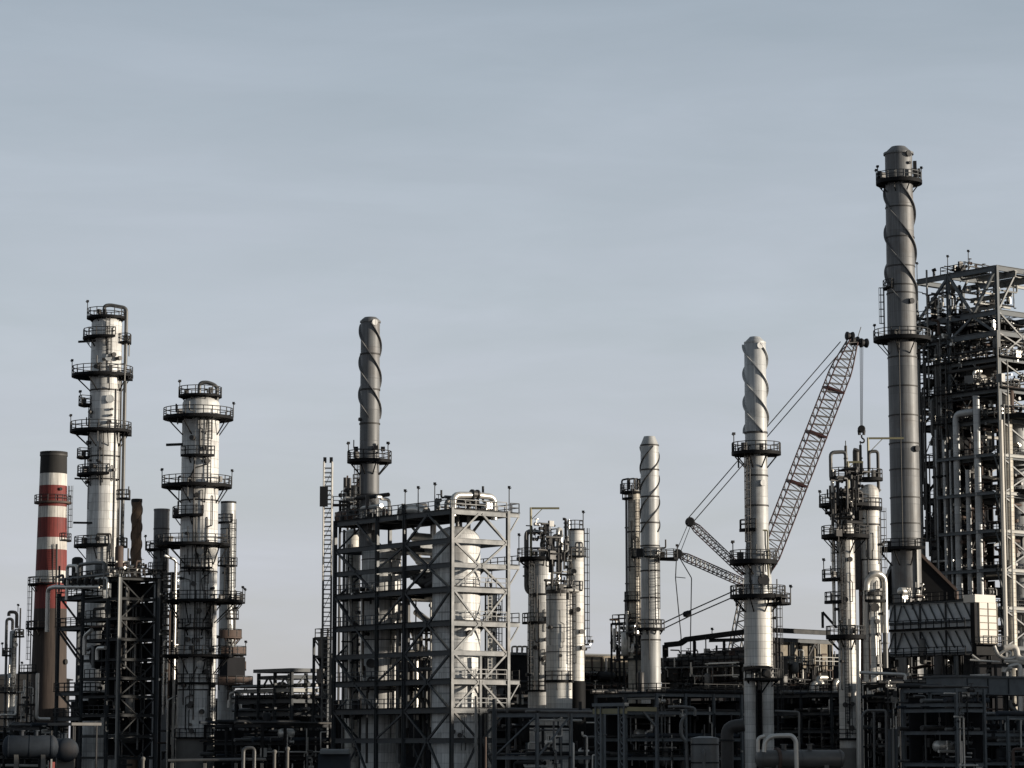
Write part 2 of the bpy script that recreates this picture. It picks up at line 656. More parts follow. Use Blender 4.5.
    def davit(s, ang, rpx, py0, py1, dirang, length_px, mat='davit_yellow', brace=True):
        p = s.pol(ang, rpx, py0)
        q = s.pol(ang, rpx, py1)
        e = V(math.cos(R(dirang)), math.sin(R(dirang)), 0) * length_px * s.s
        b = MB()
        b.bar(p, q + V(0, 0, .12), .24)
        b.bar(q + e * .002, q + e, .22, .26)
        if brace:
            b.bar(q - V(0, 0, e.length * .42), q + e * .42, .1)
        return b.build('davit', mat, s.root)


# ------------------------------------------------------------------ steel frames on the plant grid


class Grid:
    def __init__(s, px, Y, a=GA, b=GB):
        Y = D(Y)
        s.Y = Y
        s.O = V(W(px, 745, Y).x, Y, 0)
        s.a, s.b = a, b

    def pt(s, a, b, z=0.0):
        p = s.O + s.a * a + s.b * b
        return V(p.x, p.y, z)

    def z(s, py):
        return Zt(py, s.Y)

    def _along(s, d, px):
        k = (px - 512) * CP / F      # x = k * y on the horizon row
        return (k * s.O.y - s.O.x) / (d.x - k * d.y)

    def fa(s, px):
        return s._along(s.a, px)

    def fb(s, px):
        return s._along(s.b, px)


def posts(root, g, As, Bs, z1, w, mat, z0=0, skip=()):
    for a in As:
        for b in Bs:
            if (a, b) in skip:
                continue
            MB().ibeam(g.pt(a, b, z0), g.pt(a, b, z1), w, w, w * .2, up=(g.b.x, g.b.y, 0)).build('post', mat, root)


def level(root, g, As, Bs, z, w, h, mat, pw):
    """beams round and across a level, butted against the posts"""
    for b in Bs:
        for a0, a1 in zip(As, As[1:]):
            MB().ibeam(g.pt(a0 + pw / 2, b, z - h / 2), g.pt(a1 - pw / 2, b, z - h / 2), w, h).build('beam', mat, root)
    for a in As:
        for b0, b1 in zip(Bs, Bs[1:]):
            MB().ibeam(g.pt(a, b0 + pw / 2, z - h / 2), g.pt(a, b1 - pw / 2, z - h / 2), w, h).build('beam', mat, root)


def brace(root, p, q, w, mat):
    return MB().bar(p, q, w, w).build('brace', mat, root)


def deck(root, g, a0, a1, b0, b1, z, mat='steel_black', rail=True, sides='ablr', th=.08, rmat='steel_dark'):
    m = MB()
    c = g.pt((a0 + a1) / 2, (b0 + b1) / 2, z + .004 + th / 2)
    m.box(c, (a1 - a0, b1 - b0, th), math.atan2(g.a.y, g.a.x))
    d = m.build('deck', mat, root)
    if rail:
        zz = z + th
        r = MB()
        k = .12
        if 'f' in sides or 'a' in sides:
            r.rail([g.pt(a0 + k, b0 + k, zz), g.pt(a0 + k, b1 - k, zz)])
        if 'b' in sides:
            r.rail([g.pt(a0 + k, b0 + k, zz), g.pt(a1 - k, b0 + k, zz)])
        if 'l' in sides:
            r.rail([g.pt(a0 + k, b1 - k, zz), g.pt(a1 - k, b1 - k, zz)])
        if 'r' in sides:
            r.rail([g.pt(a1 - k, b0 + k, zz), g.pt(a1 - k, b1 - k, zz)])
        r.build('railing', rmat, root, d)
    return d


def clutter(root, g, a0, a1, b0, b1, z0, z1, nv=8, nh=8, nd_=3, seed=0, mats=None, rmin=.07, rmax=.22, nvalve=5, nbox=2, bright=.12):
    """small process piping: risers with offsets, runs, little drums, valves and junction boxes"""
    rnd = random.Random(seed)
    mats = mats or ['pipe_dark', 'pipe_dark', 'steel_dark', 'pipe_grey', 'steel_rust']

    def mm():
        return 'pipe_bright' if rnd.random() < bright else rnd.choice(mats)

    def rp(z=None):
        return rnd.uniform(a0, a1), rnd.uniform(b0, b1), (z if z is not None else rnd.uniform(z0, z1))
    for i in range(nv):
        a, b, _ = rp()
        za = rnd.uniform(z0, z0 + (z1 - z0) * .5)
        zb = rnd.uniform(za + (z1 - z0) * .3, z1)
        r = rnd.uniform(rmin, rmax)
        zm = rnd.uniform(za, zb)
        da, db = rnd.uniform(-1.6, 1.6), rnd.uniform(-1.0, 1.0)
        pts = [g.pt(a, b, za), g.pt(a, b, zm)]
        a2 = min(max(a + da, a0), a1)
        b2 = min(max(b + db, b0), b1)
        if rnd.random() < .6:
            pts += [g.pt(a2, b, zm), g.pt(a2, b, zb)]
        else:
            pts += [g.pt(a, b2, zm), g.pt(a, b2, zb)]
        if rnd.random() < .4:
            l = pts[-1]
            pts.append(l + (g.a if rnd.random() < .5 else -g.a) * rnd.uniform(.6, 2))
        MB().tube(pts, r, 8).build('pipe', mm(), root)
    for i in range(nh):
        a, b, z = rp()
        r = rnd.uniform(rmin, rmax)
        pts = [g.pt(a0, b, z), g.pt(a1, b, z)] if rnd.random() < .5 else [g.pt(a, b0, z), g.pt(a, b1, z)]
        t = rnd.uniform(.3, .95)
        pts[1] = pts[0].lerp(pts[1], t)
        if rnd.random() < .6:
            pts.append(pts[1] + V(0, 0, rnd.choice((-1, 1)) * rnd.uniform(.6, 2.4)))
        MB().tube(pts, r, 8).build('pipe', mm(), root)
    for i in range(nd_):
        a, b, z = rp()
        r = rnd.uniform(.4, .85)
        l = rnd.uniform(1.6, 4)
        if rnd.random() < .5:
            p, q = g.pt(a, b, z), g.pt(min(a + l, a1), b, z)
        else:
            p, q = g.pt(a, b, z), g.pt(a, b, z + l)
        l = (q - p).length
        if l < .8:
            continue
        MB().revolve(p, q, [(r * .5, 0), (r * .85, r * .18), (r, r * .4), (r, l - r * .4), (r * .85, l - r * .18), (r * .5, l)], 18).build('drum', mm(), root)
    for i in range(nvalve):
        a, b, z = rp()
        p = g.pt(a, b, z)
        m = MB()
        m.revolve(p - g.a * .35, p + g.a * .35, [(.26, 0), (.26, .1), (.13, .16), (.2, .35), (.13, .54), (.26, .6), (.26, .7)], 10)
        m.tube([p, p + V(0, 0, .7)], .05, 6)
        m.revolve(p + V(0, 0, .66), p + V(0, 0, .74), [(.32, 0), (.32, .07)], 12)
        m.build('valve', mm(), root)
    for i in range(nbox):
        a, b, z = rp()
        m = MB()
        m.box(g.pt(a, b, z), (rnd.uniform(.5, 1.2), .35, rnd.uniform(.6, 1.4)), YAW)
        m.bar(g.pt(a, b, z - 1.2), g.pt(a, b, z - .2), .1)
        m.build('junction_box', mm(), root)
# ================================================================== ground and sky
gb = MB()
gb.add([(-2500, -200, 0), (2500, -200, 0), (2500, 4000, 0), (-2500, 4000, 0)], [(0, 1, 2, 3)])
structure('ground', gb, 'gravel')
for nm, (x0, x1, y0, y1) in {'plant_road': (-260, 260, 214, 222), 'service_road': (74, 82, 223, 700)}.items():
    structure(nm, MB().box(((x0 + x1) / 2, (y0 + y1) / 2, .004), (x1 - x0, y1 - y0, .008)), 'asphalt')
structure('kerb', MB().box((0, 223.1, .06), (520, .25, .14)), 'concrete')

# ================================================================== far left
wh = thing('warehouse', 'low dark warehouse far behind the slim column at the left edge', 'building', V(W(-20, 745, D(560)).x, D(560), 0))
m = MB(); g = Grid(30, 560)
zt = g.z(680)
m.box(g.pt(-1, 22, zt / 2), (22, 44, zt), YAW)
m.build('wall', 'steel_black', wh)
m = MB(); m.prism(g.pt(-1, -.6, zt), g.pt(-1, 44.6, zt), [(-11.6, 0), (11.6, 0), (11.6, .3), (0, 1.6), (-11.6, .3)]); m.build('roof', 'steel_black', wh)
m = MB(); m.box(g.pt(-12.06, 14, 2.6), (.12, 5, 5.2), YAW); m.build('door', 'panel_slate', wh)

# slim column at the left edge
T = Tower('process_column', 'slim grey column with curled top pipe near the left edge of the plant', 'process column', 12, 690, 420)
T.shell([(632, 3.6), ('g', 4.2)], 'cladding_grey', 24, dome=.5)
T.platform(636, 11, -60, 70, br=False)
T.platform(655, 11, 120, 250, br=False, lamps=(180,))
T.platform(692, 14, 0, 360, br=False)
T.platform(718, 13, 180, 340, br=False)
T.pipe([(180, 1, 630), (180, 1, 619), (200, 7, 619), (200, 7, 652)], 1.5, 'pipe_grey')
T.pipe([(20, 3, 628), (20, 3, 612), (180, 5, 612), (180, 5, 616)], 1.7, 'pipe_dark')
T.pipe([(0, 6.5, 608), (0, 6.5, 'g')], .8, 'pipe_dark')
T.pipe([(190, 6.5, 650), (190, 6.5, 'g')], 1.3, 'pipe_grey')
T.pipe([(250, 6.5, 665), (250, 6.5, 'g')], 1.0, 'pipe_bright')
T.ladder(-70, 692, 634)
T.nozzle(-60, 645, .4); T.nozzle(-100, 676, .4)
lamp_part(T.root, T.pol(0, 4, 612), 1.2); lamp_part(T.root, T.pol(10, 9, 672), 1.6)

# piping skid beside it
g = Grid(26, 405)
sk = thing('piping_skid', 'small open steel skid of pipes and valves between slim column and striped chimney', 'piping skid', g.pt(0, 0))
As = [0, g.fa(35)]; Bs = [0, g.fb(17)]
z1 = g.z(671)
posts(sk, g, As, Bs, z1, .22, 'steel_dark')
for py in (672, 704, 722, 736):
    level(sk, g, As, Bs, g.z(py), .18, .28, 'steel_dark', .22)
deck(sk, g, 0, As[1], 0, Bs[1], g.z(672)); deck(sk, g, 0, As[1], 0, Bs[1], g.z(704), rail=False)
clutter(sk, g, .2, As[1], .2, Bs[1], 3, z1 - .5, 9, 9, 2, 5, bright=.25)
MB().tube([g.pt(As[1], -.3, g.z(673)), g.pt(As[1], -.3, g.z(719)), g.pt(As[1] + 2.5, -.3, g.z(719))], .3, 10).build('pipe', 'pipe_bright', sk)
MB().tube([g.pt(-2.2, -.3, g.z(696)), g.pt(-2.2, -.3, g.z(715)), g.pt(-5, -.3, g.z(715))], .18, 10).build('pipe', 'pipe_bright', sk)

# ================================================================== striped chimney
T = Tower('striped_chimney', 'tall red and white banded chimney with a sooty black top', 'chimney', 48.3, 700, 430)
bands = [(452.5, 474, 'soot_black'), (474, 486, 'white_paint'), (486, 507, 'red_paint'), (507, 518, 'white_paint'), (518, 538, 'red_paint'),
         (538, 550, 'white_paint'), (550, 571, 'red_paint'), (571, 583, 'white_paint'), (583, 609, 'red_paint'), (609, 'g', 'chimney_brown')]


def hw(py):
    return 13.2 + (py - 452) / 240 * 4.6


for p0, p1, mt in bands:
    T.shell([(p0, hw(p0)), (p1, hw(p1 if p1 != 'g' else 790))], mt, 56, name='band')
T.band(453.5, .1, .5, 'soot_black', 'rim'); T.band(455.5, .12, .3, 'strake_dark')
T.platform(502, 18.5, br=False, mat='steel_rust', th=.5)
T.platform(540, 19.5, -40, 40, br=False)
T.platform(584, 23, 150, 290, br=True)
T.platform(628, 24, 150, 270, br=True)
T.ladder(-8, 540, 486); T.ladder(178, 672, 584); T.ladder(-70, 584, 545, cage=False)
T.nozzle(-50, 490, .3, .3, 'soot_black', 'port'); T.nozzle(-20, 662, .5, .4, 'soot_black', 'port'); T.nozzle(-15, 698, .5, .4, 'soot_black', 'port')
T.pipe([(-60, 15.6, 545), (-60, 17.5, 700)], .5, 'pipe_dark', 'conduit')

# ================================================================== left steel tower block (frame B)
g = Grid(117, 332)
fb = thing('steel_structure', 'dark open steel process structure in front of the striped chimney with a sunlit corner post', 'steel structure', g.pt(0, 0))
b1, b2, b3 = g.fb(106), g.fb(80), g.fb(55.5)
a1 = g.fa(155)
zt = g.z(577)
lv = [617, 638, 658, 677, 695, 714, 735, 757]
posts(fb, g, [0, a1], [0, b1, b2], zt, .42, 'steel_slate')
posts(fb, g, [0, a1 * .55], [b3], g.z(588), .42, 'steel_slate')
MB().bar(g.pt(-.3, -.28, 0), g.pt(-.3, -.28, zt + .4), .22).build('corner_pipe', 'steel_galv', fb)
for py in [577, 597] + lv:
    level(fb, g, [0, a1], [0, b1, b2], g.z(py), .26, .36, 'steel_matte', .42)
for py in (592, 627 - 4, 690, 716):
    z = g.z(py)
    for a in (0, a1 * .55):
        MB().ibeam(g.pt(a, b2 + .2, z - .3), g.pt(a, b3 - .2, z - .3), .3, .5).build('beam', 'steel_slate', fb)
    MB().ibeam(g.pt(.2, b3, z - .3), g.pt(a1 * .55 - .2, b3, z - .3), .3, .5).build('beam', 'steel_slate', fb)
    deck(fb, g, -.3, a1 * .55, b2, b3 + .6, z, sides='albr')
allz = [g.z(p) for p in [577, 597] + lv]
for i, (zu, zl) in enumerate(zip(allz, allz[1:])):
    # right face: long crossing diagonals, one panel after the other
    mid = a1 * .5
    if i % 2 == 0:
        brace(fb, g.pt(.2, -.02, zu - .4), g.pt(mid, -.02, zl - .1), .17, 'steel_matte'); brace(fb, g.pt(a1 - .2, -.02, zu - .4), g.pt(mid + .3, -.02, zl - .1), .17, 'steel_matte')
    else:
        brace(fb, g.pt(.2, -.02, zl - .1), g.pt(mid, -.02, zu - .4), .17, 'steel_matte'); brace(fb, g.pt(a1 - .2, -.02, zl - .1), g.pt(mid + .3, -.02, zu - .4), .17, 'steel_matte')
for zu, zl in ((g.z(592), g.z(623)), (g.z(690), g.z(716)), (g.z(623), g.z(655))):
    brace(fb, g.pt(0, b2 + .3, zl), g.pt(0, b3 - .3, zu), .22, 'steel_dark')
brace(fb, g.pt(0, b3 - .2, g.z(627)), g.pt(0, b2 + .5, g.z(660)), .25, 'steel_dark')
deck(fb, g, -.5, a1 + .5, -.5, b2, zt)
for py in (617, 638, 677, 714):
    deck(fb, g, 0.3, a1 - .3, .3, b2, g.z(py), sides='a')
# closed inner bays: plate screens between the decks
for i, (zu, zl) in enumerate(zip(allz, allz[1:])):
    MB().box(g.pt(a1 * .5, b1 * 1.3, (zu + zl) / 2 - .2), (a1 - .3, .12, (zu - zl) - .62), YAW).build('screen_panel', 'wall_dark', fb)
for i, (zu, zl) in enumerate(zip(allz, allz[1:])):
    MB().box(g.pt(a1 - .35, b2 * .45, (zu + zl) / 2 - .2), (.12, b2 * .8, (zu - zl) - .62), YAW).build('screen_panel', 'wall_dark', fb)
# drums and exchangers inside
for (bb, py, r, mt) in ((b1 + 2.2, 606, 1.0, 'pipe_dark'), (b2 - 1.5, 655, 1.7, 'steel_black'), (b2 - 1.2, 700, 1.2, 'steel_black'), (b2 + 2, 706, .9, 'steel_black')):
    p, q = g.pt(.8, bb, g.z(py)), g.pt(a1 - 1, bb, g.z(py))
    l = (q - p).length
    MB().revolve(p, q, [(r * .5, 0), (r * .9, r * .25), (r, r * .5), (r, l - r * .5), (r * .9, l - r * .25), (r * .5, l)]).build('exchanger', mt, fb)
clutter(fb, g, .6, a1 - .4, b1, b2 + 2.5, g.z(700), g.z(600), 14, 14, 3, 3, bright=.10)
clutter(fb, g, .3, a1 - .6, .3, b1, 3, g.z(585), 14, 16, 2, 13, mats=['pipe_dark', 'pipe_grey', 'steel_matte', 'steel_dark'], bright=.05, rmax=.2)
# piping over the roof
def gp(px, b, py, a=-.4):
    """point on the left-face plane at column px"""
    return g.pt(a, g.fb(px), Zt(py, (g.O + g.b * g.fb(px)).y))
for pts, r, mt in (
    ([(47, 0, 632), (47, 0, 589), (53, 0, 587), (100, 0, 587)], .42, 'pipe_bright'),
    ([(66, 0, 600), (66, 0, 566), (76, 0, 566), (76, 0, 573)], .34, 'pipe_bright'),
    ([(78, 0, 584), (78, 0, 565), (92, 0, 563), (104, 0, 563), (104, 0, 590)], .36, 'pipe_grey'),
    ([(58, 0, 580), (110, 0, 574)], .3, 'pipe_grey'),
    ([(56, 0, 577), (62, 0, 575), (62, 0, 584)], .25, 'pipe_dark'),
    ([(107, 0, 598), (107, 0, 578), (95, 0, 579)], .3, 'pipe_bright'),
    ([(58, 0, 566), (58, 0, 592)], .2, 'pipe_dark'),
    ([(85, 0, 655), (85, 0, 636), (92, 0, 630)], .4, 'pipe_bright'),
    ([(98, 0, 660), (98, 0, 648), (106, 0, 648)], .4, 'pipe_bright'),
    ([(88, 0, 650), (94, 0, 646), (94, 0, 668)], .35, 'pipe_grey')):
    MB().tube([gp(*p) for p in pts], r * .72, 12).build('pipe', mt, fb)
for px in (66, 73, 80, 87, 94, 101):
    p = gp(px, 0, 582)
    MB().revolve(p - g.b * .1, p + g.b * .1, [(.62, 0), (.62, .2)], 14).build('flange', 'pipe_dark', fb)
clutter(fb, g, 0, a1 * .6, b2 - 1, b3, g.z(592), g.z(566), 7, 8, 2, 8, bright=.2)
clutter(fb, g, 0, a1, 0.4, b1 + 1, zt + .2, zt + 2.5, 6, 6, 1, 10, bright=.1)
lamp_part(fb, g.pt(a1 * .9, -.4, zt), 2.8); lamp_part(fb, g.pt(a1 * .2, -.4, zt), 2.4)

# flat canopy and posts below it
cg = Grid(72, 300)
cn = thing('canopy', 'small flat pale roofed canopy at the foot of the dark steel structure', 'canopy', cg.pt(0, 2))
Lb = cg.fb(48)
MB().box(cg.pt(2, Lb / 2, cg.z(724) + .0), (4.2, Lb, .35), YAW).build('roof', 'pipe_dark', cn)
for a in (.3, 3.6):
    for b in (.3, Lb - .3):
        MB().bar(cg.pt(a, b, 0), cg.pt(a, b, cg.z(724) - .18), .16).build('post', 'steel_dark', cn)

# two horizontal vessels at the bottom left
def hvessel(name, label, px, py, Y, d, length, r, mat='pipe_grey', sad=True, group=None, cat='tank', extra=True):
    Y = D(Y)
    p = W(px, py, Y)
    d = Vector(d).normalized()
    t = thing(name, label, cat, V(p.x, p.y, 0), group)
    MB().revolve(p, p + d * length, [(r * .02, -r * .5), (r * .45, -r * .44), (r * .8, -r * .28), (r * .97, -r * .08), (r, 0), (r, length), (r * .97, length + r * .08),
                                     (r * .8, length + r * .28), (r * .45, length + r * .44), (r * .02, length + r * .5)], 36).build('shell', mat, t)
    for k in (.2, .8):
        c = p + d * length * k
        MB().box((c.x, c.y, (c.z - r * .6) / 2), (.5, r * 1.5, c.z - r * .6), math.atan2(d.y, d.x)).build('saddle', 'concrete', t)
    if extra:
        for k in (.3, .62):
            c = p + d * length * k
            MB().lathe(c, [(.25, c.z + r - .1), (.25, c.z + r + .5), (.4, c.z + r + .5), (.4, c.z + r + .62)], 14).build('nozzle', mat, t)
        for k in (0.02, .5, .98):
            c = p + d * length * k
            MB().revolve(c - d * .05, c + d * .05, [(r + .04, 0), (r + .04, .1)], 36).build('girth_band', mat, t)
    return t


hvessel('storage_drum', 'dark blue grey horizontal drum at the bottom left corner', 8, 747, 285, (1, .12, 0), 5.2, 1.35, 'paint_blue')
hvessel('storage_drum', 'dark horizontal drum end on beside the foot of the slate posts', 67, 750, 290, (-.35, 1, 0), 6, 1.4, 'paint_blue')

# ================================================================== rust twisted stack and short grey stack
T = Tower('spiral_stack', 'short rusty brown stack with spiral fins between the two big white columns', 'stack', 136, 560, 402)
T.shell([(500, 5.0), ('g', 5.4)], 'stack_rust', 32)
for ph in (0, 120, 240):
    T.strake(500, 580, 1.55, ph, .16, .1, 'stack_rust', 60)
MB().sector(T.c, .3, 5.3 * T.s, T.z(500) - .4, T.z(499), 0, 360).build('rim', 'soot_black', T.root)

T = Tower('exhaust_stack', 'plain short grey stack left of the second white column', 'stack', 161, 560, 385)
T.shell([(509, 7.8), ('g', 8.2)], 'stack_grey', 40)
T.band(510, .06, .3, 'stack_grey', 'rim'); T.band(529, .06, .2)
T.platform(549, 16, 100, 300, lamps=(190,)); T.platform(570, 13, 60, 300)
T.ladder(-60, 640, 549)

# ================================================================== column A
T = Tower('process_column', 'tallest white column on the left with many dark ring platforms and a bent overhead pipe', 'process column', 102.2, 560, 352)
T.shell([(324, 15.4), (545, 16.2), ('g', 16.8)], 'cladding_white', 64, dome=.45)
T.platform(317, 19.5, off=-1, lamps=(200,), br=True, th=.5)
T.platform(337.5, 24, 110, 300, lamps=(), th=.5); T.platform(342, 25, -25, 30, br=False)
T.platform(375, 31, off=-3.5, lamps=(195,), th=.55); T.platform(379, 27, -25, 10, br=False)
T.platform(404.5, 27, 150, 215, lamps=(170,), br=False)
T.platform(430.5, 31, off=-4, lamps=(200,), th=.55); T.platform(434.5, 27, -22, 10, br=False)
T.platform(457, 27.5, 155, 215, br=False)
T.platform(474, 27, 160, 290, th=.5)
T.platform(498, 27, -22, 20, br=False); T.platform(546, 25, -20, 20, br=False)
T.platform(545, 28.5, 165, 290, th=.6)
T.beam((190, 28, 342.5), (245, 14, 342.5), .3); T.beam((190, 29, 479), (-30, 17, 481), .25); T.beam((188, 29, 523), (240, 15, 524), .3)
for py in (391, 457, 480):
    T.band(py, .08, .22)
T.pipe([(200, 3, 326), (200, 3, 306), (0, 3, 305), (0, 19.5, 308), (0, 19.5, 575)], 1.9, 'pipe_grey')
T.pipe([(-20, 17.5, 378), (-20, 18, 590)], .9, 'pipe_dark'); T.pipe([(-42, 16.5, 390), (-42, 17.5, 590)], .6, 'pipe_grey')
T.pipe([(-100, 17, 544), (-100, 18, 535), (-55, 18, 535), (-45, 18, 575)], .8, 'pipe_dark')
T.ladder(-72, 374, 338); T.ladder(-62, 575, 545); T.ladder(150, 545, 474, cage=False); T.ladder(160, 474, 404.5, cage=False)
T.ladder(-78, 336, 317, cage=False)
T.nozzle(-68, 401, .62, .5, 'cladding_grey'); T.nozzle(-60, 411, .2, .5, 'pipe_dark', 'nozzle'); T.nozzle(-62, 417, .2, .5, 'pipe_dark', 'nozzle'); T.nozzle(-75, 360, .5, .6)
for a, py in ((-110, 369), (-60, 357), (-40, 360), (-95, 540), (-70, 424), (-115, 468)):
    T.nozzle(a, py, .34, .9, 'pipe_dark', 'valve')

T.dress(345, 540, 9, 201)
# ================================================================== column C
T = Tower('process_column', 'broad white column with a domed top and looped pipe, second big column from the left', 'process column', 198, 600, 340)
T.shell([(404, 18.6), (700, 18.9), (737, 19)], 'cladding_white', 64, dome=.42)
MB().lathe(T.c, [(19.8 * T.s, 0), (19.8 * T.s, T.z(742)), (19 * T.s, T.z(738))], 48).build('skirt_or_shade_sleeve', 'concrete', T.root)
T.platform(395.5, 22, off=-1, lamps=(205,), th=.4, rin=8)
T.platform(417, 35.5, off=-2.5, lamps=(5,), th=.6)
T.beam((182, 34, 445), (215, 15, 445), .35)
T.platform(456, 25, 225, 312, th=.5)
T.platform(485, 35.5, off=-3, lamps=(195, 10), th=.6)
T.platform(515.5, 27, 165, 285, th=.5)
T.platform(544, 38, 110, 400, off=-6, th=.55)
T.platform(568, 25, 230, 310, th=.4)
T.platform(600.5, 40, 0, 360, off=5, lamps=(0,), th=.5)
T.platform(628, 25, 225, 310, th=.4)
T.platform(655, 36, off=0, th=.5)
T.platform(682.5, 21.5, th=.45)
T.platform(737, 24, off=2, th=.3, br=False)
T.pipe([(200, 2, 398), (200, 2, 383), (0, 6, 382), (0, 16, 386), (-5, 16, 420)], 1.9, 'pipe_grey')
T.pipe([(-85, 20.3, 420), (-85, 20.5, 456)], .9, 'pipe_dark'); T.pipe([(-100, 20, 458), (-100, 20.3, 545)], .8, 'pipe_dark')
T.pipe([(-92, 20, 505), (-92, 20.3, 720)], .7, 'pipe_dark'); T.pipe([(-78, 20, 570), (-78, 20.3, 650)], .6, 'pipe_grey')
T.pipe([(-115, 19.5, 480), (-100, 20, 470), (-62, 20, 466), (-58, 20, 460)], .6, 'pipe_dark')
T.pipe([(-70, 20, 592), (-74, 20, 580), (-50, 20, 574), (-50, 20, 566)], .5, 'pipe_dark')
for py in (638, 650):
    T.pipe([(-68, 19, py), (-72, 21, py + 1), (-98, 21, py + 1), (-98, 19, py + 6)], .6, 'pipe_dark')
T.pipe([(-110, 20, 690), (-80, 20, 664), (-60, 20, 660)], .5, 'pipe_dark')
T.pipe([(-50, 20.5, 690), (-50, 21, 740)], .7, 'pipe_grey')
T.ladder(-58, 456, 417); T.ladder(-58, 485, 457, cage=False); T.ladder(-62, 600, 545); T.ladder(-55, 655, 602); T.ladder(190, 515, 485, cage=False)
T.ladder(-50, 682, 655); T.ladder(-40, 735, 683)
for py in (501, 572, 690):
    T.band(py, .08, .2)
for a, py in ((-105, 440), (-70, 450), (-65, 463), (-90, 497), (-88, 557), (-95, 585), (-80, 612), (-110, 640), (-60, 672), (-100, 706), (-70, 712), (-95, 731), (-50, 720)):
    T.nozzle(a, py, .36, .8, 'pipe_dark', 'valve')
T.nozzle(-75, 665, .55, .6); T.nozzle(-80, 553, .5, .6)

T.dress(425, 730, 20, 202)
# piping stair between frame and column C
g = Grid(169, 352)
ps = thing('piping_tower', 'narrow steel stack of stepped pipes squeezed between dark structure and broad white column', 'piping structure', g.pt(0, 0))
As = [0, g.fa(181)]; Bs = [0, g.fb(159)]
posts(ps, g, As, Bs, g.z(572), .3, 'steel_dark')
for py in (572, 585, 600, 615, 630, 646, 660, 682, 705, 730):
    level(ps, g, As, Bs, g.z(py), .2, .3, 'steel_dark', .3)
for py in (585, 615, 646, 682, 705):
    deck(ps, g, 0, As[1], 0, Bs[1], g.z(py))
clutter(ps, g, -.3, As[1], -.3, Bs[1], 4, g.z(575), 14, 22, 4, 21, bright=.3)
MB().tube([g.pt(.4, -.4, 2), g.pt(.4, -.4, g.z(560)), g.pt(-1.5, -.4, g.z(556))], .22, 10).build('pipe', 'pipe_bright', ps)
for p0, p1 in ((585, 615), (615, 646), (646, 682), (682, 705), (705, 738)):
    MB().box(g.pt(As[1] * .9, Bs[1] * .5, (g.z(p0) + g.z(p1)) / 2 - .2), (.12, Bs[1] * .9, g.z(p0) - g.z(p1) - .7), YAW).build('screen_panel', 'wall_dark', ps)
for k, a in enumerate((-.6, .9)):
    MB().tube([g.pt(a, -.5, 1), g.pt(a, -.5, g.z(700)), g.pt(a + 1, -.5, g.z(697))], .12, 10).build('pipe', 'pipe_bright', ps)

# ================================================================== column behind C
T = Tower('process_column', 'narrower grey column half hidden behind the broad white column with rusty lower platforms', 'process column', 227.2, 600, 372)
T.shell([(503, 7.6), (700, 8.4), ('g', 8.6)], 'cladding_grey', 40)
T.band(502.5, .05, .3, 'soot_black', 'rim'); T.band(529, .05, .16)
T.platform(522, 11, 150, 300, br=False); T.platform(565.5, 12, 220, 330, br=False)
T.platform(602, 18, -60, 60, lamps=(0,)); T.platform(618, 12, -90, 40, br=False)
T.platform(637, 15.5, -110, 60, solid='steel_rust', mat='steel_rust'); T.platform(654, 20, -100, 50, solid='steel_rust', lamps=(-10,))
T.platform(684, 27, -100, 50, solid='steel_rust', mat='steel_rust', off=0); T.platform(669, 20, -90, 40, rmat='steel_rust')
T.ladder(-52, 602, 520); T.ladder(-65, 700, 640); T.ladder(-90, 602, 565, cage=False)
T.pipe([(-75, 9.2, 525), (-75, 9.5, 690)], .8, 'pipe_dark'); T.pipe([(-20, 9.2, 590), (-20, 9.5, 690)], .6, 'pipe_grey')
MB().box(T.pol(-60, 15, 668), (3.2, 2.2, 3.2), YAW).build('cabinet', 'wall_dark', T.root)
T.pipe([(-70, 12, 708), (-66, 11, 694), (-45, 20, 691), (-35, 22, 703)], 1.5, 'pipe_bright'); T.pipe([(-60, 14, 702), (-40, 20, 702), (-38, 21, 712)], 1.6, 'pipe_bright')

T.dress(530, 690, 8, 203)
# ================================================================== roofed pipe rack
g = Grid(291, 345)
rk = thing('pipe_rack', 'roofed pipe rack with slanted props seen against the sky between white column and lattice mast', 'pipe rack', g.pt(0, 0))
a1, b1 = g.fa(322), g.fb(258)
bL = g.fb(236)
As = [0, a1]; Bs = [0, b1 * .5, b1]
zr = g.z(670)
posts(rk, g, As, Bs, zr - .3, .4, 'steel_slate')
posts(rk, g, [0, a1 * .5], [bL], g.z(690), .4, 'steel_slate')
m = MB(); m.box(g.pt(a1 / 2, b1 / 2, zr), (a1 + 1.2, b1 + 1.2, .5), YAW); m.build('roof', 'roof_grey', rk)
for py in (675,):
    level(rk, g, As, Bs, g.z(py), .25, .5, 'steel_slate', .4)
for py in (688, 699, 712, 733, 743):
    level(rk, g, As, Bs + [bL], g.z(py), .3, .55, 'steel_slate' if py != 688 else 'steel_galv', .4)
deck(rk, g, 0, a1, 0, bL, g.z(699))
for (q0, q1, a) in ((0.06, .2, 'b'), (.34, .2, 'b'), (.56, .7, 'b'), (.86, .7, 'b')):
    brace(rk, g.pt(0, b1 * q0 * 1.0, g.z(686)), g.pt(0, b1 * q1, g.z(676)), .22, 'steel_slate')
for (q0, q1) in ((.15, .4), (.65, .4)):
    brace(rk, g.pt(a1 * q0, 0, g.z(686)), g.pt(a1 * q1, 0, g.z(676)), .2, 'steel_slate')
for i, py in enumerate((686.5, 698, 711, 732, 742)):
    for k in range(4):
        a = .6 + k * (a1 - 1.2) / 3
        r = (.18, .26, .2, .3)[(k + i) % 4]
        z = g.z(py) + r
        MB().tube([g.pt(a, -1.5, z), g.pt(a, bL + 2, z)], r, 10).build('pipe', ('pipe_grey', 'pipe_dark', 'steel_slate', 'pipe_dark')[(k * 2 + i) % 4], rk)
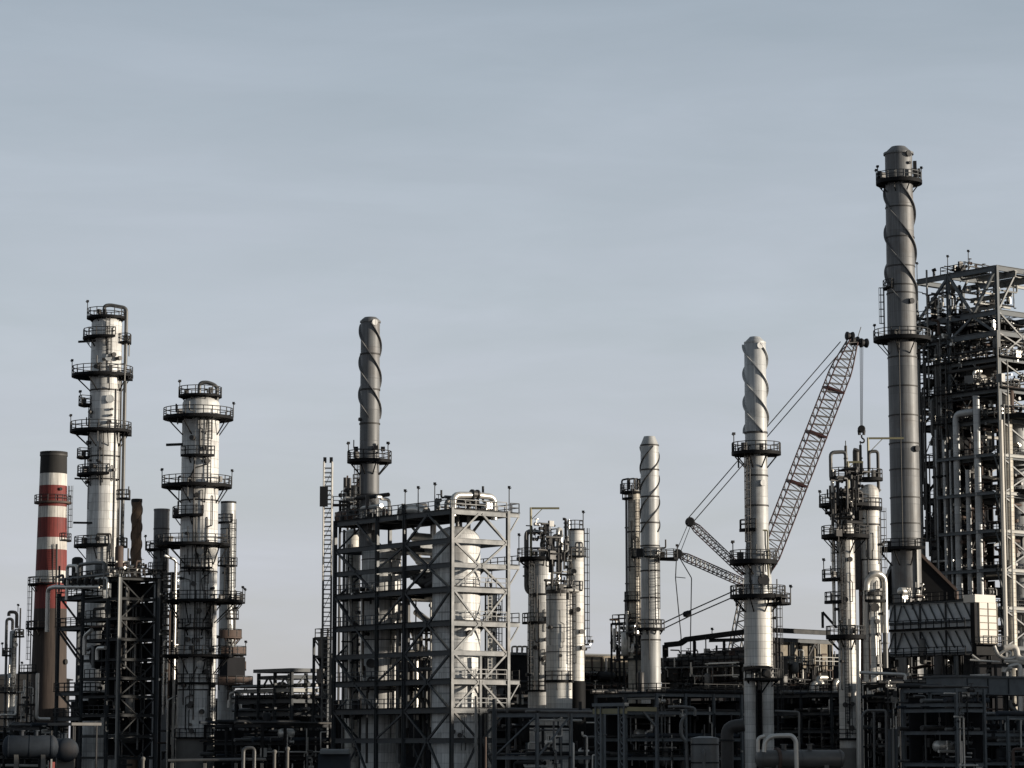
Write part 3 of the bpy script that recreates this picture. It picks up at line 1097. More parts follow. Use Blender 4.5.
clutter(rk, g, .3, a1, .3, bL, 1, g.z(700), 10, 14, 3, 31, bright=.06)
m = MB(); m.box(g.pt(a1 * .6, bL * .5, 5), (.25, bL, 10), YAW); m.build('back_sheet', 'wall_dark', rk)

# ================================================================== lattice mast and dark stair tower
Y = D(330)
zt = Zt(462, Y)
x = W(327, 600, Y).x
lm = thing('lattice_mast', 'thin pale ladder-like lattice mast topped by two lamps beside the big steel structure', 'mast', V(x, Y, 0))
sg = S(Y)
hwid = 4.1 * sg
for dx in (-1, 1):
    for dy in (-1, 1):
        MB().bar(V(x + dx * hwid, Y + dy * hwid, 0), V(x + dx * hwid, Y + dy * hwid, zt), .16).build('leg', 'pipe_grey', lm)
m = MB(); z = .5
k = 0
while z < zt - .4:
    for dy in (-1, 1):
        m.bar(V(x - hwid, Y + dy * hwid, z), V(x + hwid, Y + dy * hwid, z), .09)
    for dx in (-1, 1):
        m.bar(V(x + dx * hwid, Y - hwid, z), V(x + dx * hwid, Y + hwid, z), .09)
    z += .62
m.build('rungs', 'pipe_grey', lm)
m = MB(); z = .5
while z < zt - 2.5:
    m.bar(V(x - hwid, Y + hwid, z), V(x + hwid, Y + hwid, z + 2.4), .07); m.bar(V(x + hwid, Y - hwid, z + 2.4), V(x + hwid, Y + hwid, z), .07)
    z += 2.4
m.build('lacing', 'pipe_grey', lm)
for dx in (-.8, .75):
    MB().box(V(x + dx * hwid, Y - .2, zt + .25), (.42, .5, .75)).build('floodlight', 'lamp_dark', lm)
m = MB(); m.box(V(x - hwid * .9, Y - hwid - .25, (Zt(487, Y) + Zt(507, Y)) / 2), (1.1, .5, Zt(487, Y) - Zt(507, Y))); m.build('lamp_panel', 'lamp_dark', lm)
m = MB(); m.box(V(x + hwid + 1.6, Y + .3, Zt(505, Y)), (3.0, 1.6, .25)); m.build('platform', 'steel_black', lm)
MB().rail([V(x + hwid + .2, Y - .4, Zt(505, Y)), V(x + hwid + 3, Y - .4, Zt(505, Y)), V(x + hwid + 3, Y + 1, Zt(505, Y))]).build('railing', 'steel_dark', lm)
for dx in (1.2, 1.8):
    MB().revolve(V(x + hwid + dx, Y - .2, Zt(497, Y)), V(x + hwid + dx + .02, Y - .9, Zt(495, Y)), [(.12, 0), (.28, .3), (.3, .6), (.1, .7)], 12).build('floodlight', 'lamp_dark', lm)

g = Grid(327, 337)
st = thing('stair_tower', 'dark boxed stair tower under the lattice mast at the end of the roofed rack', 'stair tower', g.pt(0, 0))
a1, b1 = g.fa(334), g.fb(313)
z0 = g.z(637)
posts(st, g, [0, a1], [0, b1], z0, .3, 'steel_slate')
for py in (637, 655, 675, 695, 715, 737):
    level(st, g, [0, a1], [0, b1], g.z(py), .22, .35, 'steel_slate', .3)
    deck(st, g, 0, a1, 0, b1, g.z(py) - .5 if py > 637 else g.z(py), rail=(py == 637))
for p0, p1 in ((637, 655), (655, 675), (675, 695), (695, 715), (715, 737)):
    brace(st, g.pt(-.05, b1 - .3, g.z(p0) - .4), g.pt(-.05, .3, g.z(p1) - .1), .15, 'steel_slate')
    MB().bar(g.pt(a1 * .5, .4, g.z(p1)), g.pt(a1 * .5, b1 - .4, g.z(p0) - .2), .9, .14).build('stair_flight', 'steel_dark', st)
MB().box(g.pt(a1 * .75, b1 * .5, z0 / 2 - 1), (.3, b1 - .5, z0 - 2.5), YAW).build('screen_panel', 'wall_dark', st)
m = MB(); m.box(g.pt(-.25, b1 * .3, g.z(648)), (.5, 1.4, 2.2), YAW); m.build('fan_box', 'pipe_dark', st)
m = MB(); m.box(g.pt(-.25, b1 * .4, g.z(676)), (.5, 1.2, 2.0), YAW); m.build('fan_box', 'pipe_dark', st)
# ================================================================== big blue-grey steel structure (E)
g = Grid(451.5, 300)
E = thing('steel_structure', 'big braced steel structure round a domed white vessel, its right face in sun', 'steel structure', g.pt(0, 0))
aR = g.fa(508); aX = g.fa(519.5)
bB, bC, bD = g.fb(403.5), g.fb(376), g.fb(333.5)
As = [0, aR]; Bs = [0, bB, bC, bD]
lv = [509, 537.5, 562, 586.5, 620.5, 650, 679, 708, 738]
Z = [g.z(p) for p in lv]
PW = .42
posts(E, g, As, Bs, Z[0] + .2, PW, 'steel_blue')
# an inner post on each long side
for a in (aR * .5,):
    for b in (0, bD):
        MB().ibeam(g.pt(a, b, 0), g.pt(a, b, Z[5] - .7), .34, .34, .07, up=(g.b.x, g.b.y, 0)).build('post', 'steel_blue', E)
for i, z in enumerate(Z):
    level(E, g, As, Bs, z, .32, .62, 'steel_blue', PW)
Z2 = Z + [0.2]
for i, (zu, zl) in enumerate(zip(Z2, Z2[1:])):
    zu2, zl2 = zu - .62, zl
    up = i in (0, 2, 4, 6, 8)      # chevron opens down or up, level by level
    for b, w in ((0, .24), (bD, .2)):
        if up:
            brace(E, g.pt(.2, b, zl2 - .3), g.pt(aR * .47, b, zu2 + .25), w, 'steel_blue'); brace(E, g.pt(aR - .2, b, zl2 - .3), g.pt(aR * .53, b, zu2 + .25), w, 'steel_blue')
        else:
            brace(E, g.pt(.2, b, zu2 + .3), g.pt(aR * .47, b, zl2 - .25), w, 'steel_blue'); brace(E, g.pt(aR - .2, b, zu2 + .3), g.pt(aR * .53, b, zl2 - .25), w, 'steel_blue')
    # left face: chevrons in the outer bays, single diagonal in the narrow bay
    for a in (0, aR):
        for b0, b1 in ((0, bB), (bC, bD)):
            mid = (b0 + b1) / 2
            if a == 0 or (i % 2 == 0):
                if up:
                    brace(E, g.pt(a, b0 + .2, zl2 - .3), g.pt(a, mid - .15, zu2 + .2), .26, 'steel_blue')
                    if b0 == 0:
                        brace(E, g.pt(a, b1 - .2, zl2 - .3), g.pt(a, mid + .15, zu2 + .2), .26, 'steel_blue')
                else:
                    if b0 == 0:
                        brace(E, g.pt(a, b0 + .2, zu2 + .3), g.pt(a, mid - .15, zl2 - .2), .26, 'steel_blue')
                    brace(E, g.pt(a, b1 - .2, zu2 + .3), g.pt(a, mid + .15, zl2 - .2), .26, 'steel_blue')
    if i % 2 == 1:
        brace(E, g.pt(0, bB + .2, zu2), g.pt(0, bC - .2, zl2), .22, 'steel_blue')
# overhanging galleries on the right
for py in (509, 562, 620.5, 679):
    z = g.z(py)
    for b in (0, bB):
        MB().ibeam(g.pt(aR + PW / 2, b, z - .3), g.pt(aX, b, z - .3), .3, .5).build('beam', 'steel_blue', E)
        brace(E, g.pt(aX - .15, b, z - .5), g.pt(aR + .2, b, z - 2.6), .16, 'steel_blue')
    deck(E, g, aR + .22, aX, -.2, bB + .3, z, sides='r' if py != 509 else 'rb')
# decks
for k, i in enumerate((0, 3, 4, 6, 7)):
    z = Z[i]
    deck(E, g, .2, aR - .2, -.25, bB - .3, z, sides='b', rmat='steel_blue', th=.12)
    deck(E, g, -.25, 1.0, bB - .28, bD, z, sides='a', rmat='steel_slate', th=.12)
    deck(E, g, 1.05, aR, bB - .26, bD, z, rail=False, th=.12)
MB().rail([g.pt(.1, .3, Z[0] + .1), g.pt(.1, bB, Z[0] + .1)], step=2.2).build('railing', 'steel_galv', E)
for b, h in ((bB * .35, 3.4), (bB * .98, 3.0), (bB * .7, 3.2)):
    lamp_part(E, g.pt(-.1, b, Z[0]), h, 'lamp_post')
lamp_part(E, g.pt(aR + .1, -.1, Z[0]), 3.2, 'lamp_post')
for b in (bC, bB + .3):
    MB().ibeam(g.pt(-.05, b, Z[0]), g.pt(-.05, b, Z[0] + 1.4), .3, .3, .06, up=(g.b.x, g.b.y, 0)).build('stub_post', 'steel_blue', E)
# overhead pipes on the roof deck
def gz(py, a, b):
    return Zt(py, g.pt(a, b).y)
pipes = [
    ([(.6, .6, 516), (.6, .6, 495), (aR * .45, .6, 495), (aR * .8, .6, 497), (aR * .8, .6, 520)], .42, 'pipe_bright'),
    ([(aR * .1, 2.4, 512), (aR * .1, 2.4, 500), (aR * .5, 2.4, 500), (aR * .5, 2.4, 512)], .3, 'pipe_grey'),
    ([(aR * .3, 1.8, 505), (aR * .95, 1.8, 505), (aR * .95, 1.8, 512)], .2, 'pipe_dark'),
    ([(.6, bB * 1.15, 520), (.6, bB * 1.15, 510), (.6, bB * .78, 509), (.6, bB * .62, 512)], .65, 'pipe_bright'),
    ([(.9, bB * .95, 518), (.9, bB * .95, 506), (3, bB * .95, 505)], .25, 'pipe_dark'),
    ([(.8, bC * 1.2, 530), (.8, bC * 1.2, 506)], .16, 'pipe_dark'),
    ([(2.2, bC * 1.25, 530), (2.2, bC * 1.25, 508), (4, bC * 1.25, 508)], .2, 'pipe_bright'),
]
for pts, r, mt in pipes:
    MB().tube([g.pt(a, b, gz(py, a, b)) for a, b, py in pts], r, 14).build('pipe', mt, E)
p = g.pt(aR * .45, .6, gz(494.3, aR * .45, .6))
MB().revolve(p - g.a * .5, p + g.a * .5, [(.62, 0), (.62, .2), (.5, .25), (.5, .75), (.62, .8), (.62, 1)], 16).build('valve', 'pipe_dark', E)
clutter(E, g, .6, aR - .4, .4, bB * .5, Z[0] + .2, Z[0] + 2.0, 5, 7, 1, 41, bright=.3)
clutter(E, g, .3, 3, bC, bD, Z[0] + .2, Z[0] + 3.2, 8, 8, 2, 42, bright=.25, rmax=.3)
# lit insulated pipes at the back of the narrow bay
for pts, r in (
    ([(448, 540, 351), (414, 537, 358)], .62), ([(446, 552, 352), (408, 550, 359)], .62),
    ([(406, 545, 359), (424, 566, 356)], .55), ([(446, 562, 352), (418, 561, 357)], .5),
    ([(436, 596, 354), (408, 595, 359)], .85), ([(434, 525, 352), (434, 640, 352)], .3),
    ([(432, 655, 354), (406, 654, 359)], .7), ([(404, 612, 358), (416, 640, 357), (416, 720, 357)], .35),
    ([(440, 630, 353), (416, 612, 357)], .45)):
    MB().tube([W(*p) for p in pts], r, 14).build('pipe', 'pipe_bright', E)
for k in range(3):
    b = bB * (.62 + .13 * k)
    MB().tube([g.pt(2.4, b - 2.2, gz(575, 2, b)), g.pt(2.4, b, gz(581, 2, b)), g.pt(2.4, b + 1.8, gz(586 - k * 4, 2, b))], .7, 12).build('pipe', 'pipe_dark', E)
clutter(E, g, 1.5, aR - 1, bB * .6, bC - 2, 2, Z[2], 18, 18, 1, 43, bright=.22, rmax=.35, nbox=0)
clutter(E, g, 1.0, 2.2, bC + 4, bD - .5, 2, Z[2], 8, 6, 1, 44, bright=.1)
clutter(E, g, aR - 1.6, aR - .3, 9, bB, Z[7], Z[2], 7, 5, 0, 45, bright=.3, nbox=0)
# ladder on the right-hand gallery
m = MB()
for k in (0, .6):
    m.bar(g.pt(aR - 1.2 + k, 2.6, 0), g.pt(aR - 1.2 + k, 2.6, Z[2]), .09)
z = .5
while z < Z[2]:
    m.bar(g.pt(aR - 1.2, 2.6, z), g.pt(aR - .6, 2.6, z), .06); z += .45
m.build('ladder', 'steel_galv', E)

# the vessel inside
class At(Tower):
    """a tower set on a grid point"""
    def __init__(s, name, label, cat, p, group=None):
        s.Y = p.y
        s.c = V(p.x, p.y, 0)
        s.s = S(p.y, 600)
        s.root = thing(name, label, cat, s.c, group)
        s.prof = []


pv = g.pt(aR * .42, aR * .46)
T = At('domed_vessel', 'wide white vessel with a domed top inside the big blue grey structure', 'vessel', pv)
T.shell([(541, 24), ('g', 24.4)], 'cladding_white', 72, dome=.62)
for py in (546, 566, 592, 613, 640, 668, 694, 722):
    T.band(py, .05, .16, 'cladding_grey')
T.pipe([(0, 1, 534), (0, 1, 512), (30, 14, 511), (30, 14, 530)], 2, 'pipe_grey')
T.nozzle(-85, 600, .6, .5); T.nozzle(-60, 634, .4, .6, 'pipe_dark', 'valve'); T.dress(690, 750, 3, 210, -120, -60, .6); T.nozzle(-80, 655, .6, .6)

# vertical drum and thin column inside the left bay
pd = g.pt(6.0, bC * 1.12)
T = Tower('vertical_drum', 'tall pale drum standing inside the left half of the big blue grey structure', 'vessel', 381, 640, 319)
T.shell([(550, 19.8), ('g', 20)], 'cladding_white', 64, dome=.12)
for py in (560, 600, 640, 690):
    T.band(py, .05, .14)
T.nozzle(-110, 664, .6, .9, 'pipe_dark', 'valve'); T.pipe([(-60, 21, 560), (-60, 21.5, 740)], .8, 'pipe_grey')
T = Tower('process_column', 'slim column with a narrow sunlit strip at the far left inside the big blue grey structure', 'process column', 352, 640, 322)
T.shell([(532, 7), ('g', 7.4)], 'cladding_cream', 32, dome=.4)
T.pipe([(200, 9, 530), (200, 9, 'g')], 1.4, 'pipe_grey'); T.ladder(-100, 700, 545)
T.platform(600, 12, 150, 330, br=False); T.platform(660, 12, 150, 330, br=False)

T = Tower('process_column', 'slim sunlit column behind the right face of the big blue grey structure', 'process column', 492, 640, 331)
T.shell([(590, 4.6), ('g', 4.8)], 'cladding_rows', 28, dome=.4)
T.ladder(-30, 690, 592, rpx=6.5); T.pipe([(190, 6.5, 'g'), (190, 6.5, 582), (190, 2, 582), (190, 1, 590)], 1.0, 'pipe_grey'); T.platform(614, 9, br=False); T.nozzle(-80, 634, .3, .4, 'pipe_dark', 'nozzle')

# ================================================================== stack D
T = Tower('spiral_stack', 'grey spiral finned stack rising over the big blue grey structure left of centre', 'stack', 369.5, 450, 318.6)
T.shell([(317.5, 6.2), (320, 9.2), (323, 9.6), (460, 10), (549.5, 10.2)], 'stack_grey', 48)
for ph in (30, 150, 270):
    T.strake(324, 418, -.98, ph, .3, .08, 'stack_grey', n=80)
for py in (354.5, 390, 424):
    T.band(py, .1, .2)
T.band(322, .14, .25, 'stack_grey', 'rim'); T.band(495, .06, .15)
T.platform(460, 22.5, off=0, lamps=(200, -30), th=.6)
for a, p in ((0, 452), (180, 452), (-60, 452)):
    MB().box(T.pol(a, 13.5, 449), (.55, .5, .6)).build('lamp_unit', 'lamp_dark', T.root)
T.nozzle(-62, 323.5, .4, .2, 'cladding_white', 'port'); T.nozzle(-150, 420, .25, .3, 'pipe_dark', 'port')
T.ladder(215, 520, 460)

# piping deck behind the left end of the structure
g2 = Grid(358, 345)
bd = thing('piping_tower', 'rusty top of a piping tower behind the grey spiral stack, left of its foot', 'piping structure', g2.pt(0, 0))
a1, b1 = g2.fa(366), g2.fb(338)
zt = g2.z(478)
posts(bd, g2, [0, a1], [b1 * .4, b1], g2.z(500), .25, 'steel_dark')
posts(bd, g2, [0], [0], zt, .25, 'steel_dark')
for py in (482, 497, 512, 530):
    deck(bd, g2, 0, a1, 0 if py < 490 else 0, b1 * (.4 if py < 490 else 1), g2.z(py))
for (bq, py0, py1, r) in ((b1 * .88, 525, 475, .3), (b1 * .68, 525, 476, .3), (b1 * .45, 520, 484, .42), (b1 * .25, 520, 478, .22), (b1 * .08, 520, 474, .2)):
    MB().tube([g2.pt(.5, bq, g2.z(py0)), g2.pt(.5, bq, g2.z(py1))], r, 12).build('pipe', 'pipe_dark', bd)
clutter(bd, g2, 0, a1, 0, b1, g2.z(530), g2.z(484), 8, 12, 3, 51, mats=['steel_rust', 'pipe_grey', 'pipe_dark'], bright=.25)
m = MB(); p = g2.pt(-.3, b1 * .95, g2.z(516)); m.revolve(p, p + g2.b * -2.6, [(.7, 0), (1.0, .2), (1.0, 2.4), (.7, 2.6)], 20); m.build('drum', 'steel_rust', bd)

# ================================================================== cluster G
T = Tower('process_column', 'grey fronted column with a swing davit just right of the big blue grey structure', 'process column', 541, 640, 325)
T.shell([(563, 12.8), ('g', 13.2)], 'cladding_white', 48, dome=.4)
T.platform(557.5, 20.5, off=-4, th=.6); T.platform(622, 17, 150, 300, off=-2, th=.4, lamps=()); T.platform(594, 13, 200, 300, br=False)
T.pipe([(-60, 4, 562), (-60, 4, 533), (180, 14.5, 531), (180, 14.5, 591), (230, 7, 596)], 2.4, 'pipe_grey', n=14, flanges=((1, .5), (2, .6), (2, .75)))
T.pipe([(-40, 9, 566), (-40, 9, 525)], 1.9, 'pipe_dark', 'relief_valve', flanges=((0, .3), (0, .5), (0, .7), (0, .85)))
T.pipe([(200, 16, 540), (200, 16, 532)], .9, 'pipe_dark')
T.dress(570, 690, 12, 211); T.davit(195, 10.3, 600, 508.5, 0, 28.5, 'davit_yellow')
T.ladder(-125, 622, 558); T.ladder(-130, 690, 622)
for a, py in ((-70, 640), (-110, 648), (-85, 660)):
    T.nozzle(a, py, .3, .5, 'pipe_dark', 'nozzle')
lamp_part(T.root, T.pol(180, 22, 557), 3)
T.pipe([(-100, 12.6, 600), (-100, 13, 690)], .8, 'pipe_dark'); T.platform(690, 16, 160, 330)

T = Tower('process_column', 'brightly sunlit white column with a bent silver pipe in the middle cluster', 'process column', 559, 640, 320)
T.shell([(588, 12.8), ('g', 13.2)], 'cladding_rows', 48, dome=.3)
T.platform(590, 13, 180, 330, th=.5, br=False); T.platform(680, 15, off=0, th=.5)
T.pipe([(-95, 12.4, 575), (-95, 12.4, 530), (0, 2, 529), (0, 2, 556)], 2.0, 'pipe_bright', n=14)
T.pipe([(-95, 12.4, 568), (-95, 12.4, 590), (-8, 19.5, 591)], 2.0, 'pipe_bright', n=14, flanges=((0, .5), (1, .8)))
T.pipe([(-65, 11, 590), (-65, 11.4, 680)], .9, 'pipe_dark'); T.pipe([(-100, 11, 600), (-100, 11.4, 680)], .7, 'pipe_grey'); T.pipe([(-80, 11, 600), (-80, 11.4, 680)], .7, 'pipe_grey')
T.ladder(-35, 680, 592)
for py in (592,):
    T.band(py, .12, .5, 'pipe_dark')
for py in (600, 628, 652):
    T.band(py, .04, .1)
T.nozzle(-20, 612, .5, .5, 'pipe_dark', 'manway'); T.dress(595, 690, 6, 212)

T = Tower('process_column', 'narrow lit column topped by a small valve cluster, right end of the middle cluster', 'process column', 576, 640, 334.5)
T.shell([(531, 8), ('g', 8.4)], 'cladding_rows', 40, dome=.3)
T.ladder(10, 660, 528, rpx=8.5); T.platform(529, 9, 200, 390, br=False); T.platform(556, 12, 190, 330, br=False)
T.pipe([(180, 10, 560), (180, 10, 519), (180, 13, 519)], 1.4, 'pipe_dark', flanges=((0, .8), (0, .9)))
T.pipe([(220, 9, 580), (220, 9, 520)], 1.0, 'pipe_bright')
T.pipe([(-90, 8, 560), (-90, 8, 543), (-50, 10, 543), (-50, 10, 558)], .9, 'pipe_grey'); T.pipe([(-110, 9, 552), (-40, 10, 552)], 1.2, 'pipe_bright')
for a, py in ((-80, 610), (-60, 632), (-100, 572), (-50, 648)):
    T.nozzle(a, py, .35, .5, 'pipe_dark', 'nozzle')
T.platform(590, 13, 170, 300, br=False)
MB().lathe(T.c, [(9.4 * T.s, 0), (9.4 * T.s, T.z(684)), (8.6 * T.s, T.z(681))], 32).build('skirt_or_shade_sleeve', 'steel_black', T.root)  # black sleeve added to keep the sunlit lower shell as dark as shade
lamp_part(T.root, T.pol(-20, 8, 528), 2.2); T.dress(535, 660, 5, 213, -170, -110)

g = Grid(566, 315)
tq = thing('top_piping', 'knot of dark valves and bent pipes round the heads of the middle column cluster', 'pipes', g.pt(0, 0) + V(0, 0, g.z(592)))
clutter(tq, g, -2.0, 2.6, 0, 2.2, g.z(592), g.z(532), 13, 12, 1, 226, mats=['pipe_dark', 'steel_dark', 'pipe_grey'], bright=.2, rmax=.18)
clutter(tq, g, -1.0, 2.6, 3, 6, g.z(540), g.z(520), 4, 4, 0, 227, mats=['pipe_dark', 'steel_dark', 'pipe_grey'], bright=.1, rmax=.18)
# lit rectangular duct house behind the cluster
g = Grid(578, 362)
du = thing('duct_house', 'weathered tan insulated box house between the middle cluster and the pale spiral stack', 'building', g.pt(0, 0))
ln = g.fa(643)
zt, zb = g.z(655), g.z(676)
m = MB(); m.box(g.pt(ln / 2, 2.5, (zt + zb) / 2), (ln, 5, zt - zb), YAW); m.build('wall', 'insulation_tan', du)
m = MB(); m.box(g.pt(ln / 2, 2.5, zt + .12), (ln + .5, 5.5, .24), YAW); m.build('roof', 'roof_grey', du)
m = MB(); m.box(g.pt(ln / 2, 3, zb / 2 - .01), (ln - .4, 4, zb - .02), YAW); m.build('base_wall', 'wall_dark', du)
deck(du, g, 0, ln, -1.6, -.05, g.z(676), sides='b', rmat='steel_black')
for k in range(7):
    a = ln * (k + .5) / 7
    MB().bar(g.pt(a, -.1, zb), g.pt(a, -.1, zt - .3), .18).build('stiffener', 'steel_rust', du)
clutter(du, g, 0, ln * .3, .5, 4.5, zt + .3, zt + 3.0, 5, 5, 0, 61, bright=.4, rmax=.14)
clutter(du, g, 0, ln, -1.5, -.3, g.z(690), g.z(668), 8, 10, 1, 62, bright=.3, rmax=.2)
lamp_part(du, g.pt(ln * .12, 1, zt), 3.2)

# ================================================================== H: slim column left of the pale spiral stack
T = Tower('process_column', 'slim tan column with caged pipe top behind the pale spiral stack', 'process column', 634.5, 600, 352)
T.shell([(492, 6.2), ('g', 6.8)], 'cladding_tan', 36, dome=.4)
T.platform(492, 12, off=-2, br=False); T.platform(498, 12, 130, 260, br=False)
for k, (a, r) in enumerate(((180, 12), (230, 10), (-90, 9), (-50, 10), (0, 9))):
    T.pipe([(a, r, 494), (a, r, 480), (a + 50, r * .6, 479), (a + 50, r * .6, 490)], .9, 'pipe_dark')
T.pipe([(195, 8, 500), (195, 8, 640)], 1.2, 'pipe_grey', flanges=((0, .2), (0, .6)))
T.platform(557, 11, -110, 40, br=False); T.platform(600, 11, 150, 300, br=False)
for py in (532, 567, 618):
    T.band(py, .06, .2)
T.ladder(-70, 640, 500); T.dress(500, 650, 6, 214)
g = Grid(637, 350)
sb = thing('piping_skid', 'tangle of pipes on a small deck at the foot of the slim tan column', 'piping skid', g.pt(0, 0))
a1, b1 = g.fa(645), g.fb(612)
posts(sb, g, [0, a1], [0, b1 * .5, b1], g.z(622), .22, 'steel_dark')
for py in (622, 634, 646, 658):
    level(sb, g, [0, a1], [0, b1 * .5, b1], g.z(py), .18, .26, 'steel_dark', .22)
deck(sb, g, 0, a1, 0, b1, g.z(622)); deck(sb, g, 0, a1, 0, b1, g.z(646))
clutter(sb, g, -.3, a1, 0, b1, g.z(660), g.z(616), 14, 14, 3, 65, bright=.4, rmax=.26)

# ================================================================== I: pale spiral stack
T = Tower('spiral_stack', 'pale spiral finned stack with a tapered cone top in the gap left of the crane', 'stack', 650.2, 550, 343)
T.shell([(436.5, 5.6), (444.5, 8.9), (446, 9.1), (665, 9.7), ('g', 9.9)], 'stack_pale', 48)
T.strake(447, 532, 1.25, 200, .16, .09, n=80); T.strake(447, 532, 1.25, 320, .16, .09, n=80); T.strake(447, 532, 1.25, 80, .16, .09, n=80)
for py in (445.5, 470, 497, 523, 546, 571, 598, 640):
    T.band(py, .08, .2)
T.platform(558, 28, -35, 25, br=False, th=.5, lamps=(10,)); T.platform(556.5, 14, -120, -35, br=False)
T.platform(628, 14, off=0, th=.5)
T.nozzle(-50, 552, .4, .4, 'cladding_white', 'port'); T.ladder(-60, 625, 558)
T.pipe([(-100, 10.8, 560), (-100, 11.2, 660)], .5, 'pipe_dark', 'conduit')
MB().box(T.pol(200, 12, 553), (.9, .8, 1.2)).build('lamp_unit', 'lamp_dark', T.root)

# ================================================================== crane
Yc = D(398)
def cw(px, py, dy=0.0):
    return W(px, py, Yc + dy)


def lattice(root, name, p, q, w0, w1, wmid, depth, mat, chordmat, bays, chord=.2, lace=.1):
    """four-chord lattice boom from p to q, tapering at both ends"""
    p, q = Vector(p), Vector(q)
    d = (q - p).normalized()
    yv = V(0, 1, 0)
    n = d.cross(yv).normalized()
    L = (q - p).length

    def wid(t):
        if t < .12:
            return w0 + (wmid - w0) * t / .12
        if t > .88:
            return wmid + (w1 - wmid) * (t - .88) / .12
        return wmid

    def pt(t, sx, sy):
        w = wid(t)
        return p + d * (L * t) + n * (sx * w / 2 * .86 + sy * w * .09) + yv * (sy * min(depth, w) / 2)
    ts = [i / bays for i in range(bays + 1)]
    out = []
    c = MB()
    for sx in (-1, 1):
        for sy in (-1, 1):
            c.tube([pt(t, sx, sy) for t in ts], chord / 2, 6, fillet=.01)
    o = c.build(name, chordmat, root)
    m = MB()
    for i in range(bays):
        t0, t1 = ts[i], ts[i + 1]
        tm = (t0 + t1) / 2
        for sy in (-1, 1):
            m.bar(pt(t0, -1, sy), pt(tm, 1, sy), lace); m.bar(pt(tm, 1, sy), pt(t1, -1, sy), lace)
        for sx in (-1, 1):
            m.bar(pt(t0, sx, -1), pt(t1, sx, 1), lace)
    m.build('lacing', mat, root, o)
    return pt


cr = thing('lattice_crane', 'red and pale lattice boom crane with hanging hook between the two tallest right hand stacks', 'crane', V(cw(720, 745).x, Yc, 0))
s = S(Yc)
foot, head = cw(756, 588), cw(852.5, 341)
bp = lattice(cr, 'jib', foot, head, .9, 1.6, 20.5 * s, 2.2, 'crane_pale', 'crane_red', 30, .24, .14)
for t in (.42, .62, .80):
    m = MB(); m.bar(bp(t, -1, -1), bp(t, 1, -1), .35); m.bar(bp(t, -1, 1), bp(t, 1, 1), .35); m.bar(bp(t, -1, -1), bp(t, -1, 1), .3); m.bar(bp(t, 1, -1), bp(t, 1, 1), .3)
    m.build('collar', 'crane_red', cr)
# head sheaves
for k, (px, py, r) in enumerate(((850, 336, 1.0), (855, 341, 1.1), (864, 343, 1.1))):
    p = cw(px, py)
    r *= .72
    MB().revolve(p - V(.7, .2, 0), p + V(.7, .2, 0), [(r * .8, 0), (r, .1), (r, .3), (r * .7, .7), (r, 1.1), (r, 1.3), (r * .8, 1.4)], 20).build('sheave', 'lamp_dark', cr)
m = MB(); m.bar(cw(851, 339), cw(866, 343), .9, .6); m.build('head_block', 'crane_pale', cr)
m = MB(); m.bar(cw(857, 340), cw(861, 327), .1); m.build('aerial', 'cable_dark', cr)
# hoist ropes and hook
for dx in (-1.4, 0, 1.4):
    MB().tube([cw(861.5 + dx, 344), cw(861.5 + dx * .6, 426)], .05, 5).build('hoist_rope', 'cable_dark', cr)
m = MB(); pc = cw(861.5, 429)
m.revolve(pc - V(0, .4, 0), pc + V(0, .4, 0), [(.5, 0), (.62, .1), (.62, .7), (.5, .8)], 18)
m.bar(pc - V(.45, 0, .2), pc - V(.35, 0, 1.0), .35); m.bar(pc + V(.45, 0, -.2), pc + V(.35, 0, -1.0), .35)
hk = [pc + V(0, 0, -1.0), pc + V(0, 0, -1.5), pc + V(.45, 0, -1.75), pc + V(.4, 0, -2.2), pc + V(0, 0, -2.35), pc + V(-.35, 0, -2.1)]
m.tube(hk, .14, 8); m.build('hook_block', 'lamp_dark', cr)
# main tower boom
mb0, mb1 = cw(712, 772), cw(748, 588)
lattice(cr, 'main_boom', mb0, mb1, 1.0, 1.4, 13 * s, 2.0, 'crane_pale', 'crane_pale', 18, .28, .14)
# jib struts
for tip, base in ((cw(690, 522), cw(745, 574)), (cw(678, 554), cw(746, 584))):
    lattice(cr, 'jib_strut', base, tip, 1.0, .5, 7.5 * s, 1.3, 'steel_galv', 'crane_red', 16, .18, .09)
    m = MB(); m.revolve(tip - V(0, .6, 0), tip + V(0, .6, 0), [(.65, 0), (.8, .2), (.8, 1.0), (.65, 1.2)], 16); m.build('strut_head', 'lamp_dark', cr)
def ropes(a, b, dx, name='pendant_line', r=.09, dpy=0):
    for k in (-1, 1):
        MB().tube([cw(a[0] + k * dx, a[1] - k * dpy, k * .6), cw(b[0] + k * dx, b[1] + k * dx, k * .6)], r, 5).build(name, 'cable_dark', cr)
ropes((690, 521), (843, 344), 2.4, dpy=-2)
ropes((690, 523), (677.5, 554), 1.6, r=.06)
for k, x1 in ((-1, 681), (1, 690.5)):
    MB().tube([cw(677.5 + k, 556, k * .6), cw(x1 - 7 * (k < 0) + 1 * (k > 0) - (0 if k > 0 else -1.5), 578, k * .6), cw(x1, 636, k * .6), cw(x1, 660, k * .6)], .09, 5, fillet=.2).build('back_line', 'cable_dark', cr)
m = MB(); m.bar(cw(675.5, 577), cw(685.5, 578), .12); m.build('spreader', 'cable_dark', cr)
MB().tube([cw(745, 586), cw(687, 612), cw(657, 626)], .11, 5).build('back_line', 'cable_dark', cr)
MB().tube([cw(745, 592), cw(690, 616), cw(657, 632)], .11, 5).build('back_line', 'cable_dark', cr)
m = MB(); m.revolve(cw(683, 615), cw(692.5, 612), [(.3, 0), (.5, .3), (.5, 1.0), (.3, 1.4)], 12); m.build('line_block', 'lamp_dark', cr)
